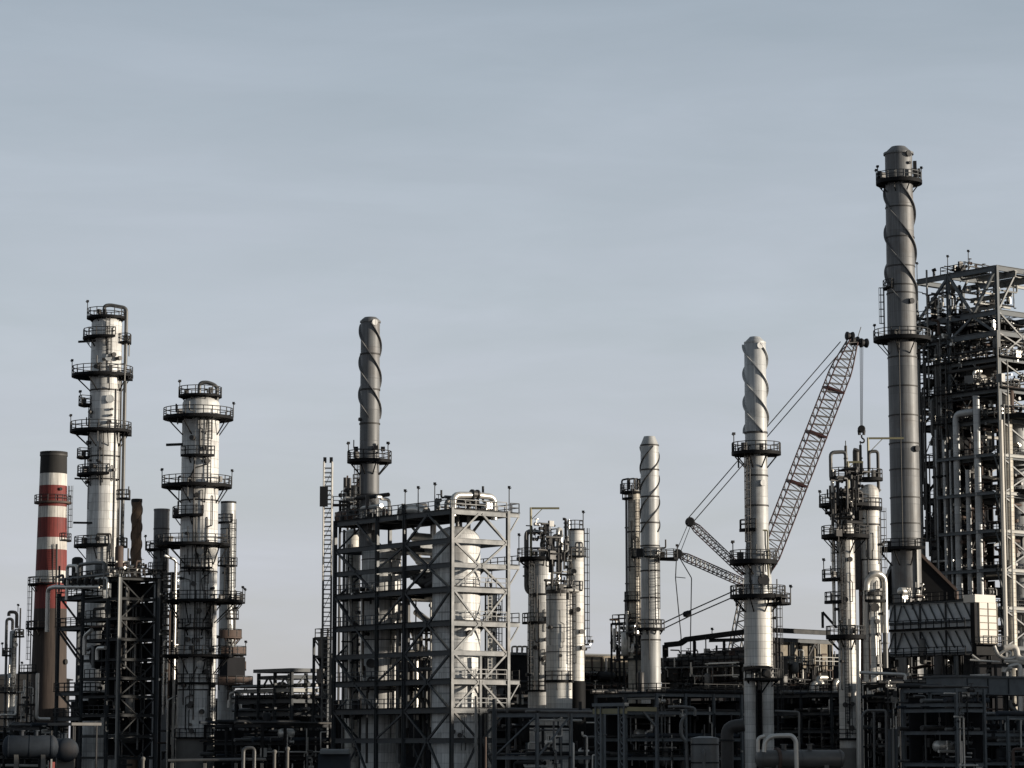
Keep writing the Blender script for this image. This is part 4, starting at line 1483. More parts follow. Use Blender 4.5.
# crawler carrier
b0 = V(cw(708, 745).x, Yc, 0)
for dy in (-3, 3):
    m = MB(); m.prism(b0 + V(-5, dy, .75), b0 + V(5, dy, .75), [(-.6, -.7), (.6, -.7), (.6, .7), (-.6, .7)]); m.build('track', 'steel_black', cr)
m = MB(); m.box(b0 + V(-1, 0, 2.9), (10, 3.4, 2.2)); m.build('machinery_house', 'crane_red', cr)
m = MB(); m.box(b0 + V(5, -1.9, 2.9), (2.2, 1.4, 2.2)); m.box(b0 + V(5.3, -2.62, 3.2), (1.4, .06, 1.2)); m.build('operator_cab', 'crane_pale', cr)
m = MB(); m.box(b0 + V(-7.4, 0, 3.4), (2.6, 4.4, 2.4)); m.build('counterweight', 'steel_dark', cr)
m = MB(); m.box(b0 + V(0, 0, 1.5), (4, 6, .6)); m.build('carbody', 'crane_red', cr)

# ================================================================== J
T = Tower('spiral_stack', 'white based spiral finned stack on two legs in front of the crane', 'stack', 758, 600, 306)
T.shell([(337, 5.2), (341, 9.2), (344, 10.9), (440, 11.1), (545, 11.6), (556, 12.6), (580, 13.8), (593, 14.1)], 'stack_pale', 56, name='flue')
T.shell([(593, 14.1), (666, 14.3)], 'cladding_rows', 64)
for ph in (60, 180, 300):
    T.strake(345, 433, -1.02, ph, .3, .08, 'stack_pale', n=90)
T.band(343, .1, .22, 'stack_pale', 'rim'); T.band(433, .1, .25); T.band(476, .08, .2); T.band(506, .08, .2)
T.platform(452, 25, off=0, lamps=(200,), th=.6)
T.platform(529, 18, 165, 260, br=False, th=.5)
T.platform(560, 24, off=-4, th=.8, lamps=(205,)); T.platform(595, 28, off=0, th=.7); T.platform(603, 33, -50, 40, br=False, lamps=(-10,))
T.ladder(232, 560, 455, rpx=15.5); T.ladder(-20, 740, 604, rpx=19)
T.nozzle(-75, 581, .75, .5, 'lamp_dark', 'manway'); T.nozzle(-70, 347, .42, .25, 'cladding_white', 'port'); T.nozzle(-65, 484, .42, .3, 'cladding_white', 'port')
T.pipe([(-120, 12.5, 531), (-45, 13.5, 531), (-45, 14, 600)], .8, 'davit_yellow', n=8)
T.dress(560, 600, 6, 215); T.pipe([(-125, 13, 470), (-125, 15.2, 600)], .6, 'pipe_dark', 'conduit')
for py in range(606, 664, 12):
    T.nozzle(-5, py, .2, .5, 'pipe_dark', 'nozzle')
T.pipe([(0, 15.4, 600), (0, 15.6, 668)], .7, 'pipe_dark')
m = MB()
for px0, half, p0, p1 in ((749.8, 5.8, 664, 'g'), (768.0, 5.6, 664, 'g')):
    c = V(W(px0, 700, T.Y).x, T.Y, 0)
    MB().lathe(c, [(half * T.s, 0), (half * T.s, T.z(p0))], 32).build('leg', 'cladding_rows', T.root)
m = MB(); c = T.c
m.box((c.x - .2, c.y, T.z(669)), (3.6, 3.8, .5)); m.build('tie_beam', 'steel_black', T.root)
T.platform(678, 18, off=3, th=.5, rin=6, mat='steel_black')
for k in (-1, 1):
    pass
m = MB()
x0 = W(758.5, 700, T.Y).x
for k in (-.32, .32):
    m.bar(V(x0 + k, T.Y - 1.1, 0), V(x0 + k, T.Y - 1.1, T.z(670)), .1)
z = .4
while z < T.z(670):
    m.bar(V(x0 - .32, T.Y - 1.1, z), V(x0 + .32, T.Y - 1.1, z), .08); z += .5
m.build('ladder', 'steel_dark', T.root)
for a, py in ((-60, 674),):
    MB().revolve(T.pol(a, 14, py), T.pol(a, 14, py) + V(.0, -.8, 0), [(.45, 0), (.6, .2), (.6, .6), (.4, .8)], 14).build('valve', 'pipe_dark', T.root)
# ================================================================== air cooler deck and beams behind J
g = Grid(748, 345)
ac = thing('air_cooler', 'long dark air cooler block with a grey rim behind the stack on two legs', 'air cooler', g.pt(0, 0))
ln = g.fb(662)
zt, zb = g.z(658), g.z(690)
MB().box(g.pt(4, ln / 2, (zt + zb) / 2), (8, ln, zt - zb), YAW).build('casing', 'pipe_dark', ac)
MB().box(g.pt(4, ln / 2, zt + .2), (8.4, ln + .4, .35), YAW).build('rim', 'steel_slate', ac)
clutter(ac, g, 0, 4, 1, ln - 1, zt + .4, zt + 1.9, 6, 12, 0, 72, bright=.25, rmax=.16)
clutter(ac, g, -2.2, -.3, 0, ln, g.z(690), g.z(660), 22, 16, 0, 73, bright=.2, rmax=.15)
for k in range(7):
    b = ln * (k + .5) / 7
    MB().box(g.pt(-.1, b, (zt + zb) / 2), (.2, .3, zt - zb - .3), YAW).build('stiffener', 'steel_black', ac)
    c = g.pt(3.9, b, 0)
    MB().lathe(c, [(1.5, zt + .4), (1.4, zt + 1.0), (1.5, zt + 1.1)], 20).build('fan_ring', 'pipe_grey', ac)
deck(ac, g, -1.6, -.25, 0, ln, g.z(664), sides='a', rmat='steel_black'); deck(ac, g, -1.6, -.25, 0, ln, g.z(680), sides='a', rmat='steel_dark')
posts(ac, g, [-.3, 8], [.2, ln * .33, ln * .66, ln - .2], zb, .4, 'steel_dark')
clutter(ac, g, -2.0, -.3, 0, ln, 5, g.z(680), 16, 14, 3, 71, bright=.14)
# header pipe bridge on top
bb = thing('overhead_beam', 'long dark overhead beam above the air cooler running left from the stack on two legs', 'beam', g.pt(0, 0))
def bz(px, py):
    q = g.pt(1, g.fb(px))
    return V(q.x, q.y, Zt(py, q.y))
pts = [bz(661, 657), bz(661, 645), bz(676, 643.5), bz(682, 639.5), bz(744, 631.5)]
for p, q in zip(pts, pts[1:]):
    MB().bar(p, q, .5, .75).build('girder', 'steel_black', bb)
for px in (661, 690, 720):
    b = g.fb(px)
    MB().bar(g.pt(1, b, zt + .4), V(g.pt(1, b).x, g.pt(1, b).y, bz(px, 640 if px > 665 else 650).z), .3).build('stanchion', 'steel_black', bb)
m = MB(); m.ibeam(bz(706, 640) + V(0, 2, 0), bz(744, 639) + V(0, 2, 0), .3, .5); m.build('secondary_beam', 'steel_slate', bb)
lamp_part(bb, bz(708, 636), 1.0)
g = Grid(772, 352)
gr = thing('gantry', 'dark gantry girder on pale posts right of the stack on two legs', 'gantry', g.pt(0, 0))
a1 = g.fa(832)
p0, p1 = g.pt(0, 0, g.z(630)), g.pt(a1, 0, Zt(633, g.pt(a1, 0).y))
MB().ibeam(p0, p1, .4, .7).build('girder', 'steel_dark', gr)
MB().ibeam(p0 + V(0, -.6, -1.4), p1 + V(0, -.6, -1.4), .4, .6).build('girder', 'steel_slate', gr)
for t, mt in ((.35, 'steel_galv'), (.78, 'steel_galv'), (.98, 'steel_slate')):
    p = p0.lerp(p1, t)
    MB().ibeam(V(p.x, p.y - .6, 0), V(p.x, p.y - .6, p.z - 1.75), .5, .5).build('post', mt, gr)
p = p0.lerp(p1, .75)
for t0, t1 in ((.62, .72), (.82, .72)):
    a, b = p0.lerp(p1, t0), p0.lerp(p1, t1)
    MB().bar(V(a.x, a.y - .6, g.z(655)), V(b.x, b.y - .6, b.z - 1.8), .25).build('brace', 'steel_dark', gr)
deck(gr, g, 0, a1, -2.4, -.9, g.z(665), sides='b', rmat='steel_galv')
deck(gr, g, 0, a1, -2.4, -.9, g.z(688), sides='b', rmat='steel_dark')
clutter(gr, g, .5, a1, -2.2, -.8, g.z(689), g.z(645), 9, 12, 1, 75, bright=.2, rmax=.15)
wl = thing('insulated_wall', 'weathered tan wall panel under the dark gantry girder', 'building', g.pt(a1 / 2, 3))
MB().box(g.pt(a1 / 2 + 1, 3, (g.z(640) + g.z(668)) / 2), (a1 + 2, 3, g.z(640) - g.z(668)), YAW).build('wall', 'insulation_tan', wl)
MB().box(g.pt(a1 / 2 + 1, 3.1, g.z(668) / 2), (a1 + 2, 2.6, g.z(668) - .01), YAW).build('base_wall', 'wall_dark', wl)
MB().box(g.pt(a1 / 2 + 1, 3, g.z(640) + .15), (a1 + 2.5, 3.5, .28), YAW).build('coping', 'roof_grey', wl)
for k in range(6):
    MB().bar(g.pt(a1 * (k + .5) / 6, 1.4, g.z(668)), g.pt(a1 * (k + .5) / 6, 1.4, g.z(641)), .18).build('stiffener', 'steel_dark', wl)
for k, (a, py, r) in enumerate(((a1 * .47, 683, .5), (a1 * .55, 677, .35), (a1 * .85, 680, .4))):
    MB().tube([g.pt(a, -2.6, g.z(700)), g.pt(a, -2.6, g.z(py)), g.pt(a + 2, -2.6, g.z(py))], r, 12).build('pipe', 'pipe_bright', gr)

# ================================================================== K cluster
T = Tower('process_column', 'left one of the twin right hand columns, tan and sunlit down to near its foot', 'process column', 847, 640, 322)
T.shell([(494, 8.6), (640, 8.7), (738, 8.9), ('g', 9)], 'cladding_rows', 44, dome=.5)
T.platform(477, 15, off=0, th=.6, rin=5, br=False); T.platform(504, 26, 120, 330, off=0, th=.6); T.platform(512, 20, 150, 250, br=False)
T.platform(535, 24, 100, 400, off=0, th=.7)
T.platform(578.5, 24, 150, 250, br=False, th=.5); T.platform(601, 22, 150, 250, br=False, th=.5)
T.platform(635, 20, off=-1, th=.8); T.platform(738, 12, th=.4)
T.pipe([(185, 12.5, 625), (185, 12.5, 470)], 1.8, 'pipe_bright'); T.pipe([(200, 15, 478), (200, 15, 453), (-60, 3, 452), (-60, 3, 470)], 1.9, 'pipe_grey')
T.pipe([(-60, 3, 478), (-60, 3, 446)], 1.5, 'pipe_dark', 'relief_valve', flanges=((0, .3), (0, .6))); T.pipe([(-60, 3, 447), (-60, 3, 441)], .5, 'pipe_dark', 'vent')
T.davit(-70, 9, 502, 463, 0, 15, 'davit_yellow')
T.pipe([(20, 9.5, 538), (20, 10, 735)], .9, 'pipe_dark'); T.pipe([(-70, 8.6, 540), (-70, 9, 735)], .35, 'pipe_dark')
T.ladder(-100, 738, 640); T.ladder(-110, 635, 538); T.ladder(215, 535, 504, cage=False); T.ladder(200, 578, 535)
lamp_part(T.root, T.pol(190, 23, 578), 2.4); lamp_part(T.root, T.pol(190, 26, 504), 1.6)
for a, py in ((-110, 705), (-80, 728), (-100, 600), (-75, 560)):
    T.nozzle(a, py, .35, .5, 'pipe_dark', 'nozzle')
MB().lathe(T.c + V(0, 0, 0), [(9.6 * T.s, 0), (9.6 * T.s, T.z(752)), (9 * T.s, T.z(748))], 36).build('skirt_or_shade_sleeve', 'concrete', T.root)
T.dress(540, 730, 8, 220, -160, -70); T.beam((180, 24, 612), (180, 10, 628), .3); T.beam((180, 24, 628), (180, 24, 612), .25)

T = Tower('process_column', 'right one of the twin right hand columns, bright white with a yellow davit on top', 'process column', 871, 600, 329)
T.shell([(492, 9.8), (640, 10), ('g', 10.1)], 'cladding_rows', 48, dome=.8)
T.platform(478, 14, off=0, th=.6, rin=5, br=False); T.platform(507, 13, off=0, th=.7, br=False)
T.platform(600, 16, -120, 60, br=False, th=.5)
T.davit(-100, 2, 478, 438.5, 0, 36, 'davit_yellow')
T.pipe([(-90, 3, 470), (-90, 3, 452), (0, 9.5, 451), (0, 9.5, 492)], 1.7, 'pipe_dark', flanges=((2, .95),))
T.pipe([(180, 8, 478), (180, 8, 445)], 1.4, 'pipe_dark', 'relief_valve', flanges=((0, .3), (0, .6))); T.pipe([(180, 8, 446), (180, 8, 441)], .5, 'pipe_dark', 'vent')
T.pipe([(200, 14, 590), (200, 14, 452), (205, 13.8, 450)], 3.4, 'pipe_dark', n=16)
T.pipe([(-110, 10.3, 508), (-108, 10.6, 650)], .8, 'pipe_dark'); T.pipe([(195, 11, 560), (195, 11.4, 680)], 1.8, 'steel_rust')
for py in (525, 560):
    T.band(py, .05, .22)
T.band(594, .3, .5, 'pipe_dark')
T.pipe([(215, 8, 640), (240, 10, 580), (-70, 10.5, 573), (-12, 13.5, 577), (-12, 13.5, 633)], 3.4, 'pipe_bright', n=18)
T.pipe([(-12, 13.5, 630), (-12, 13.5, 668)], 2.6, 'pipe_grey', n=14, flanges=((0, .35),))
T.pipe([(210, 12, 636), (235, 7, 636), (235, 7, 690)], 1.5, 'pipe_bright', n=12)
T.pipe([(-75, 9, 636), (-70, 9, 690)], 1.3, 'pipe_bright'); T.pipe([(-45, 10, 640), (-45, 10, 690)], 1.1, 'pipe_grey'); T.pipe([(-110, 9.5, 640), (-110, 9.5, 690)], 1.0, 'steel_rust')
T.ladder(-10, 600, 508, rpx=11); T.nozzle(-80, 608, .6, .5, 'pipe_dark'); T.nozzle(-70, 622, .35, .5, 'pipe_dark', 'nozzle')
T.dress(515, 690, 12, 221); T.beam((-100, 8, 674), (-30, 40, 675), .35, 'steel_galv', 'outrigger')

g = Grid(855, 319)
tp = thing('top_piping', 'dark knot of valves and relief pipes between the heads of the twin right columns', 'pipes', g.pt(0, 0, 0) + V(0, 0, g.z(535)))
clutter(tp, g, -2.2, 2.2, -1.4, 2.4, g.z(534), g.z(466), 16, 12, 1, 225, mats=['pipe_dark', 'steel_dark', 'steel_black'], bright=.08, rmax=.24)
# ================================================================== big stack L
T = Tower('spiral_stack', 'tallest dark grey spiral finned stack on the right with a lamp gallery near its top', 'stack', 903.6, 420, 362)
T.shell([(147, 7.4), (153.5, 14.6), (155, 13.8), (182, 13.9), (330, 14.6), (560, 14.9), ('g', 15)], 'stack_grey', 64)
T.band(154, .16, .3, 'stack_grey', 'rim')
for ph in (20, 140, 260):
    T.strake(186, 302, -.98, ph, .38, .10, 'stack_grey', n=100)
for py in (208, 238, 267, 286, 294, 358, 387, 416, 444, 470, 498, 524):
    T.band(py, .09, .2)
T.platform(181, 23.5, th=.8, lamps=(195, 165, -20, 20), rmat='steel_slate'); T.platform(338, 29, off=0, th=.8, lamps=(190,))
T.ladder(185, 338, 288, rpx=18); T.platform(288, 18.5, 150, 230, br=False)
T.nozzle(-55, 156, .5, .3, 'lamp_dark', 'port'); T.nozzle(-52, 165, .25, .3, 'lamp_dark', 'port'); T.nozzle(-58, 303, .45, .4, 'lamp_dark', 'port'); T.nozzle(-48, 450, .5, .4, 'lamp_dark', 'port')
for a in (0, 180, -45, 135):
    MB().box(T.pol(a, 20, 174), (.6, .5, .9)).build('lamp_unit', 'lamp_dark', T.root)
MB().box(T.pol(-12, 16.3, 172), (.5, .5, 3.2)).build('lamp_unit', 'lamp_dark', T.root)
T.platform(548, 31, 130, 300, off=0, th=.6, lamps=(190,), rmat='steel_black')
T.pipe([(-110, 15.8, 345), (-110, 16, 550)], .5, 'pipe_dark', 'conduit')

# hood under the stack and heater box
g = Grid(975, 338)
hd = thing('heater', 'slate grey furnace box with slanting ribs and a bright cream panelled end', 'furnace', g.pt(0, 0))
ln = g.fb(889); a1 = g.fa(996)
def zc(py):
    return g.z(py)
zt, zb = zc(599), zc(654)
MB().box(g.pt(a1 / 2, ln / 2, (zt + zb) / 2), (a1 - .6, ln - .6, zt - zb), YAW).build('casing', 'panel_slate', hd)
# ribs
for row, (p0, p1) in enumerate(((600, 626), (628, 653))):
    for k in range(10):
        b0 = ln * k / 10 + .2
        b1_ = ln * (k + 1) / 10 - .2
        if k % 3 == 0:
            MB().bar(g.pt(.2, b0, zc(p0 + 1)), g.pt(.2, b0, zc(p1)), .16, .3).build('rib', 'steel_slate', hd)
        q0, q1 = (b1_, b0) if k < 8 else (b0, b1_)
        MB().bar(g.pt(.1, q0 + .2, zc(p0 + 2)), g.pt(.1, q1, zc(p1 - 6)), .09, .2).build('rib', 'steel_slate', hd)
for py in (600, 620, 627.5, 652):
    MB().bar(g.pt(-.02, 0, zc(py)), g.pt(-.02, ln, zc(py)), .25, .25).build('rail_beam', 'steel_slate', hd)
deck(hd, g, -1.5, -.1, 0, ln, zc(627), sides='a', rmat='steel_black'); deck(hd, g, -1.5, -.1, 0, ln, zc(655), sides='a', rmat='steel_black')
deck(hd, g, -.3, a1, 0, ln, zt, sides='a', rmat='steel_black')
# cream end with panels
ed = MB().box(g.pt(a1 * .56, -.35, (zc(602) + zc(643)) / 2), (a1 * .86, .9, zc(602) - zc(643)), YAW).build('end_panel', 'panel_cream', hd)
m = MB()
for k in range(3):
    a = a1 * (.13 + .86 * k / 2)
    m.bar(g.pt(a, -.83, zc(602)), g.pt(a, -.83, zc(643)), .12, .1)
for k in range(7):
    z = zc(602) + (zc(643) - zc(602)) * k / 6
    m.bar(g.pt(a1 * .13, -.84, z), g.pt(a1 * .99, -.84, z), .1, .12)
m.build('panel_joint', 'insulation_tan', hd, ed)
MB().box(g.pt(a1 * .42, .2, zc(598.5)), (a1 * .98, 2.2, 1.1), YAW).build('end_cap', 'panel_cream', hd)
MB().box(g.pt(a1 * .5, -.3, (zc(643.5) + zc(655)) / 2), (a1 * 1.0, .8, zc(643.5) - zc(655)), YAW).build('end_skirt', 'steel_black', hd)
MB().box(g.pt(a1 * .02 - .3, -.5, (zc(603) + zc(643)) / 2), (.5, .8, zc(603) - zc(643)), YAW).build('end_post', 'steel_black', hd)
deck(hd, g, -.2, a1 + .8, -2.2, -.9, zc(645), sides='br', rmat='steel_dark')
for a in (.5, a1 - .5):
    for b in (.5, ln * .35, ln * .7, ln - .6):
        MB().ibeam(g.pt(a, b, 0), g.pt(a, b, zb), .5, .5).build('leg', 'steel_dark', hd)
clutter(hd, g, 0, a1, .5, ln, 8, zb - .5, 14, 12, 3, 81, bright=.12)
clutter(hd, g, .2, a1 * .5, ln * .62, ln * .9, zt, zt + 2.2, 4, 5, 1, 82, bright=.4, rmax=.15)
p = g.pt(-1.2, ln * .42, zc(664))
MB().bar(p, p + g.b * 3.4 + V(0, 0, -.4), 1.8, .14, up=(0.3, -.3, 1)).build('sloping_hatch', 'steel_rust', hd)
# pyramid hood
hg = thing('flue_hood', 'dark sloping flue hood with a rusty edge at the foot of the tallest stack', 'flue', g.pt(3, ln / 2))
zA, zB, zC = zc(553), zc(600), zt + .1
yf = T.c.y + .5
def hp(px, dy, z):
    return V(W(px, 590, T.c.y).x, yf + dy, z)
zA = Zt(551, T.c.y)
zC = zt + .1
m = MB()
vs = []
for dy in (0, 5.0):
    k = 0 if dy == 0 else .6
    vs += [hp(879, dy, zC), hp(956, dy, zC), hp(957, dy, zC + 2.6), hp(918, dy * .6, zA), hp(899, dy * .6, zA), hp(879, dy, zC + 1.2)]
m.add([tuple(v) for v in vs], [(0, 1, 2, 3, 4, 5), (11, 10, 9, 8, 7, 6)] + [((i + 1) % 6, i, i + 6, (i + 1) % 6 + 6) for i in range(6)])
m.build('hood', 'steel_black', hg, smooth=False)
pa, pb = hp(957, -.1, zC + 2.7), hp(918, -.1, zA + .1)
MB().bar(pa, pb, .45, .4).build('edge_trim', 'steel_rust', hg)
MB().bar(hp(957, -.1, zC), hp(957, -.1, zC + 2.6), .45, .4).build('edge_trim', 'steel_rust', hg)
MB().bar(hp(915.5, -2.6, zC), hp(915.5, -2.6, zA + .4), .3).build('corner_post', 'steel_galv', hg)

# ================================================================== reactor structure N
g = Grid(1008, 372)
N = thing('reactor_structure', 'huge dense steel reactor structure at the right edge crowded with decks and risers', 'steel structure', g.pt(0, 0))
b1, b2 = g.fb(958), g.fb(925)
a1, a2 = g.fa(1056), g.fa(1100)
As = [0, a1]; Bs = [0, b1, b2]
ztop = g.z(265)
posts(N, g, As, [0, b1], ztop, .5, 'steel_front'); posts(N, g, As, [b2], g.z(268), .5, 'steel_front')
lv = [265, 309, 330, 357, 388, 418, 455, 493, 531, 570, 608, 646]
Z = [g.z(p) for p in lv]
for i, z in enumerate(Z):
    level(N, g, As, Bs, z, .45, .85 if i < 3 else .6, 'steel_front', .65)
for i, (zu, zl) in enumerate(zip(Z, Z[1:])):
    if i in (0,):
        for b, mt in ((0, 'steel_blue'), (b1, 'steel_front')):
            brace(N, g.pt(a1 * .42, b, zu - .5), g.pt(.25, b, zl), .26, 'steel_blue'); brace(N, g.pt(a1 * .58, b, zu - .5), g.pt(a1 - .2, b, zl), .26, 'steel_blue')
        brace(N, g.pt(0, b1 - .3, zu - .6), g.pt(0, b1 * .52, zl), .4, 'steel_front'); brace(N, g.pt(0, .3, zu - .6), g.pt(0, b1 * .48, zl), .4, 'steel_front')
        brace(N, g.pt(0, b1 + .3, zu - .9), g.pt(0, b2 - .3, zl), .4, 'steel_front')
    elif i == 1:
        pass
    else:
        for b in (0, b1):
            brace(N, g.pt(.2, b, zu - .4), g.pt(a1 - .2, b, zl), .22, 'steel_blue')
            if i % 2 == 0:
                brace(N, g.pt(a1 - .2, b, zu - .4), g.pt(.2, b, zl), .22, 'steel_blue')
        if i % 2 == 0:
            brace(N, g.pt(0, b1 + .3, zu - .4), g.pt(0, b2 - .3, zl), .3, 'steel_dark')
brace(N, g.pt(.2, 0, Z[1] - .4), g.pt(a1 - .2, 0, Z[3]), .26, 'steel_blue'); brace(N, g.pt(a1 - .2, 0, Z[1] - .4), g.pt(.2, 0, Z[3]), .26, 'steel_blue')
brace(N, g.pt(0, b1 - .3, Z[2] - .4), g.pt(0, b1 * .5, Z[1] - .6), .36, 'steel_front'); brace(N, g.pt(0, .3, Z[2] - .4), g.pt(0, b1 * .5, Z[1] - .6), .36, 'steel_front')
for i in (3, 4, 5, 6, 7, 8, 9, 10):
    deck(N, g, -1.0, a1, -1.2 if i in (3, 4) else 0.3, b2 + .6, Z[i], sides='ab', th=.14)
deck(N, g, .3, a1, b1 - 1, b2, g.z(306), sides='ab', th=.14)
deck(N, g, .3, a1 * .8, b1 * .5, b1, g.z(322), sides='a', th=.14)
deck(N, g, .3, a1, b1, b2 + .5, g.z(340), sides='ab', th=.14)
deck(N, g, .3, a1 * .6, b1 * .7, b2 + .3, g.z(372), sides='a', th=.14)
# cream girders near the roof
for (aa, bb0, bb1, py, h) in ((a1 * .3, -1, b1 * .7, 272, 1.0), (a1 * .55, -1.5, b1 * .5, 277, 1.0), (a1 * .42, b1 * .1, b1 * .95, 290, .7), (a1 * .3, b1 * .2, b1, 301, .7), (a1 * .5, b1 * .2, b1, 316, .6)):
    MB().ibeam(g.pt(aa, bb0, g.z(py)), g.pt(aa, bb1, g.z(py)), .5, h).build('girder', 'steel_galv', N)
for (bb, a_0, a_1, py) in ((b1 * .12, .2, a1 * 1.4, 271), (b1 * .35, -.6, a1, 278), (b1 * .5, .4, a1 * .8, 298), (b1 * .7, .4, a1 * .9, 312)):
    MB().ibeam(g.pt(a_0, bb, g.z(py)), g.pt(a_1, bb, g.z(py)), .35, .5).build('girder', 'steel_galv', N)
# vessels
def vert(a, b, p0, p1, rpx, mat, n=36, dome=.5, name='vessel'):
    p = g.pt(a, b)
    s_ = S(p.y)
    r = rpx * s_
    z0 = 0 if p1 == 'g' else Zt(p1, p.y)
    z1 = Zt(p0, p.y)
    prof = [(r * .3, z0 - r * .6 if p1 != 'g' else 0)] if p1 != 'g' else []
    prof += [(r, z0), (r, z1)] + [(r * math.cos(R(q)), z1 + dome * r * math.sin(R(q))) for q in (20, 40, 60, 80)]
    o = MB().lathe(p, prof, n).build(name, mat, N)
    return o
# a vessel at column px on the left face, set a metres inside
def bpx(px):
    return g.fb(px)
vert(a1 * .5, bpx(958), 318, 340, 14, 'pipe_dark'); vert(a1 * .4, bpx(940), 365, 470, 11, 'steel_dark'); vert(3.2, bpx(962), 372, 386, 9, 'pipe_grey')
vert(a1 * .45, bpx(978), 366, 384, 10, 'pipe_dark'); vert(a1 * .7, bpx(990), 420, 'g', 13, 'cladding_grey'); vert(4, bpx(955), 480, 'g', 9, 'steel_dark')
vert(a1 * .2, 0.8, 396, 'g', 6.2, 'cladding_tan'); vert(2, bpx(936), 520, 'g', 10, 'pipe_dark')
# tall risers
for px, p0, p1, r, mt, aa in ((967, 414, 640, 3.4, 'cladding_grey', -.9), (989.5, 396, 650, 3.6, 'cladding_grey', -1.2), (977.5, 470, 640, 2.6, 'cladding_grey', -.8), (921, 300, 560, 1.0, 'pipe_grey', -.8),
                              (926, 273, 560, 1.1, 'pipe_grey', -.8), (931, 360, 560, 1.5, 'pipe_grey', -1), (936, 340, 540, 1.2, 'pipe_dark', -1), (944, 400, 540, 1.3, 'pipe_grey', -.8),
                              (939, 270, 420, 1.0, 'steel_galv', -.6), (951, 320, 460, .9, 'pipe_grey', -.6), (918, 350, 560, .9, 'pipe_bright', -1), (959, 430, 600, .9, 'pipe_dark', -1.2),
                              (972, 440, 600, 1.0, 'steel_rust', 1), (983, 440, 620, 1.2, 'steel_rust', 1.2), (955, 440, 640, 1.8, 'cladding_grey', -1.0), (947, 430, 620, 1.1, 'cladding_grey', -1.1), (961.5, 450, 640, 1.0, 'cladding_grey', -1.2), (929, 400, 570, .9, 'cladding_grey', -1.2)):
    b = bpx(px)
    p = g.pt(aa, b)
    yy = p.y
    pts = [V(p.x, p.y, Zt(p1, yy)), V(p.x, p.y, Zt(p0, yy))]
    rr = r * S(yy)
    if px == 967:
        q = g.pt(aa, b - 4)
        pts += [V(q.x, q.y, Zt(p0, yy))]
    MB().tube(pts, rr, 16 if r > 2 else 8).build('riser', mt, N)
for px, p0, p1, r, mt in ((1003.5, 330, 650, .9, 'steel_galv'), (1008.5, 405, 560, .8, 'steel_galv'), (1013, 360, 660, .8, 'steel_galv'), (1005, 420, 650, 2.3, 'panel_cream')):
    a = g.fa(px)
    p = g.pt(a, -1.0)
    p = W(px, 600, p.y)
    MB().tube([V(p.x, p.y, Zt(p1, p.y)), V(p.x, p.y, Zt(p0, p.y))], r * S(p.y), 10).build('riser', mt, N)
# outrigger beams that hold the risers
for py in (455, 493, 531, 570, 608):
    z = g.z(py)
    MB().ibeam(g.pt(-1.7, 0, z), g.pt(-1.7, bpx(950), z), .35, .5).build('outrigger', 'steel_front', N)
    MB().ibeam(g.pt(-1.7, -.3, z), g.pt(a1, -.3, z - .02), .35, .5).build('outrigger', 'steel_galv', N)
    brace(N, g.pt(-1.6, -.1, z - .3), g.pt(0, -.1, z - 4), .2, 'steel_front')
# round deck
p = g.pt(a1 * .75, 1.5)
MB().sector(p, .8, 7.5, Zt(418, p.y) - .8, Zt(418, p.y), 0, 360).build('round_deck', 'steel_black', N)
rr = [V(p.x + 7.4 * math.cos(R(q)), p.y + 7.4 * math.sin(R(q)), Zt(418, p.y)) for q in range(0, 360, 20)]
MB().rail(rr, closed=True, step=9).build('railing', 'steel_dark', N)
p = g.pt(a1 * .9, 1.5)
MB().sector(p, .8, 6.5, Zt(492, p.y) - .8, Zt(492, p.y), 0, 360).build('round_deck', 'steel_black', N)
# roof bits
for bq, h in ((b1 * .98, 2.8), (b1 * .55, 3.0), (b2 * .97, 2.6)):
    lamp_part(N, g.pt(-.2, bq, ztop), h, 'lamp_post')
MB().bar(g.pt(.2, bpx(943), ztop), g.pt(.2, bpx(943), g.z(259)), .3).build('davit_post', 'steel_front', N)
q0 = g.pt(.2, bpx(943)); MB().bar(V(q0.x + .3, q0.y, g.z(257.5)), V(W(932, 258, q0.y).x, q0.y, g.z(259)), .5, .5).build('davit', 'steel_black', N)
deck(N, g, .3, a1 * .5, b1 * .6, b1 * 1.2, ztop + .1, sides='abl')
m = MB(); m.box(g.pt(1.5, b1 * .86, ztop + .7), (1.0, 1.3, 1.0), YAW); m.build('winch_house', 'steel_dark', N)
clutter(N, g, .2, 5, b1 * .6, b1 * 1.1, ztop, ztop + 1.6, 3, 4, 0, 90, bright=.1)
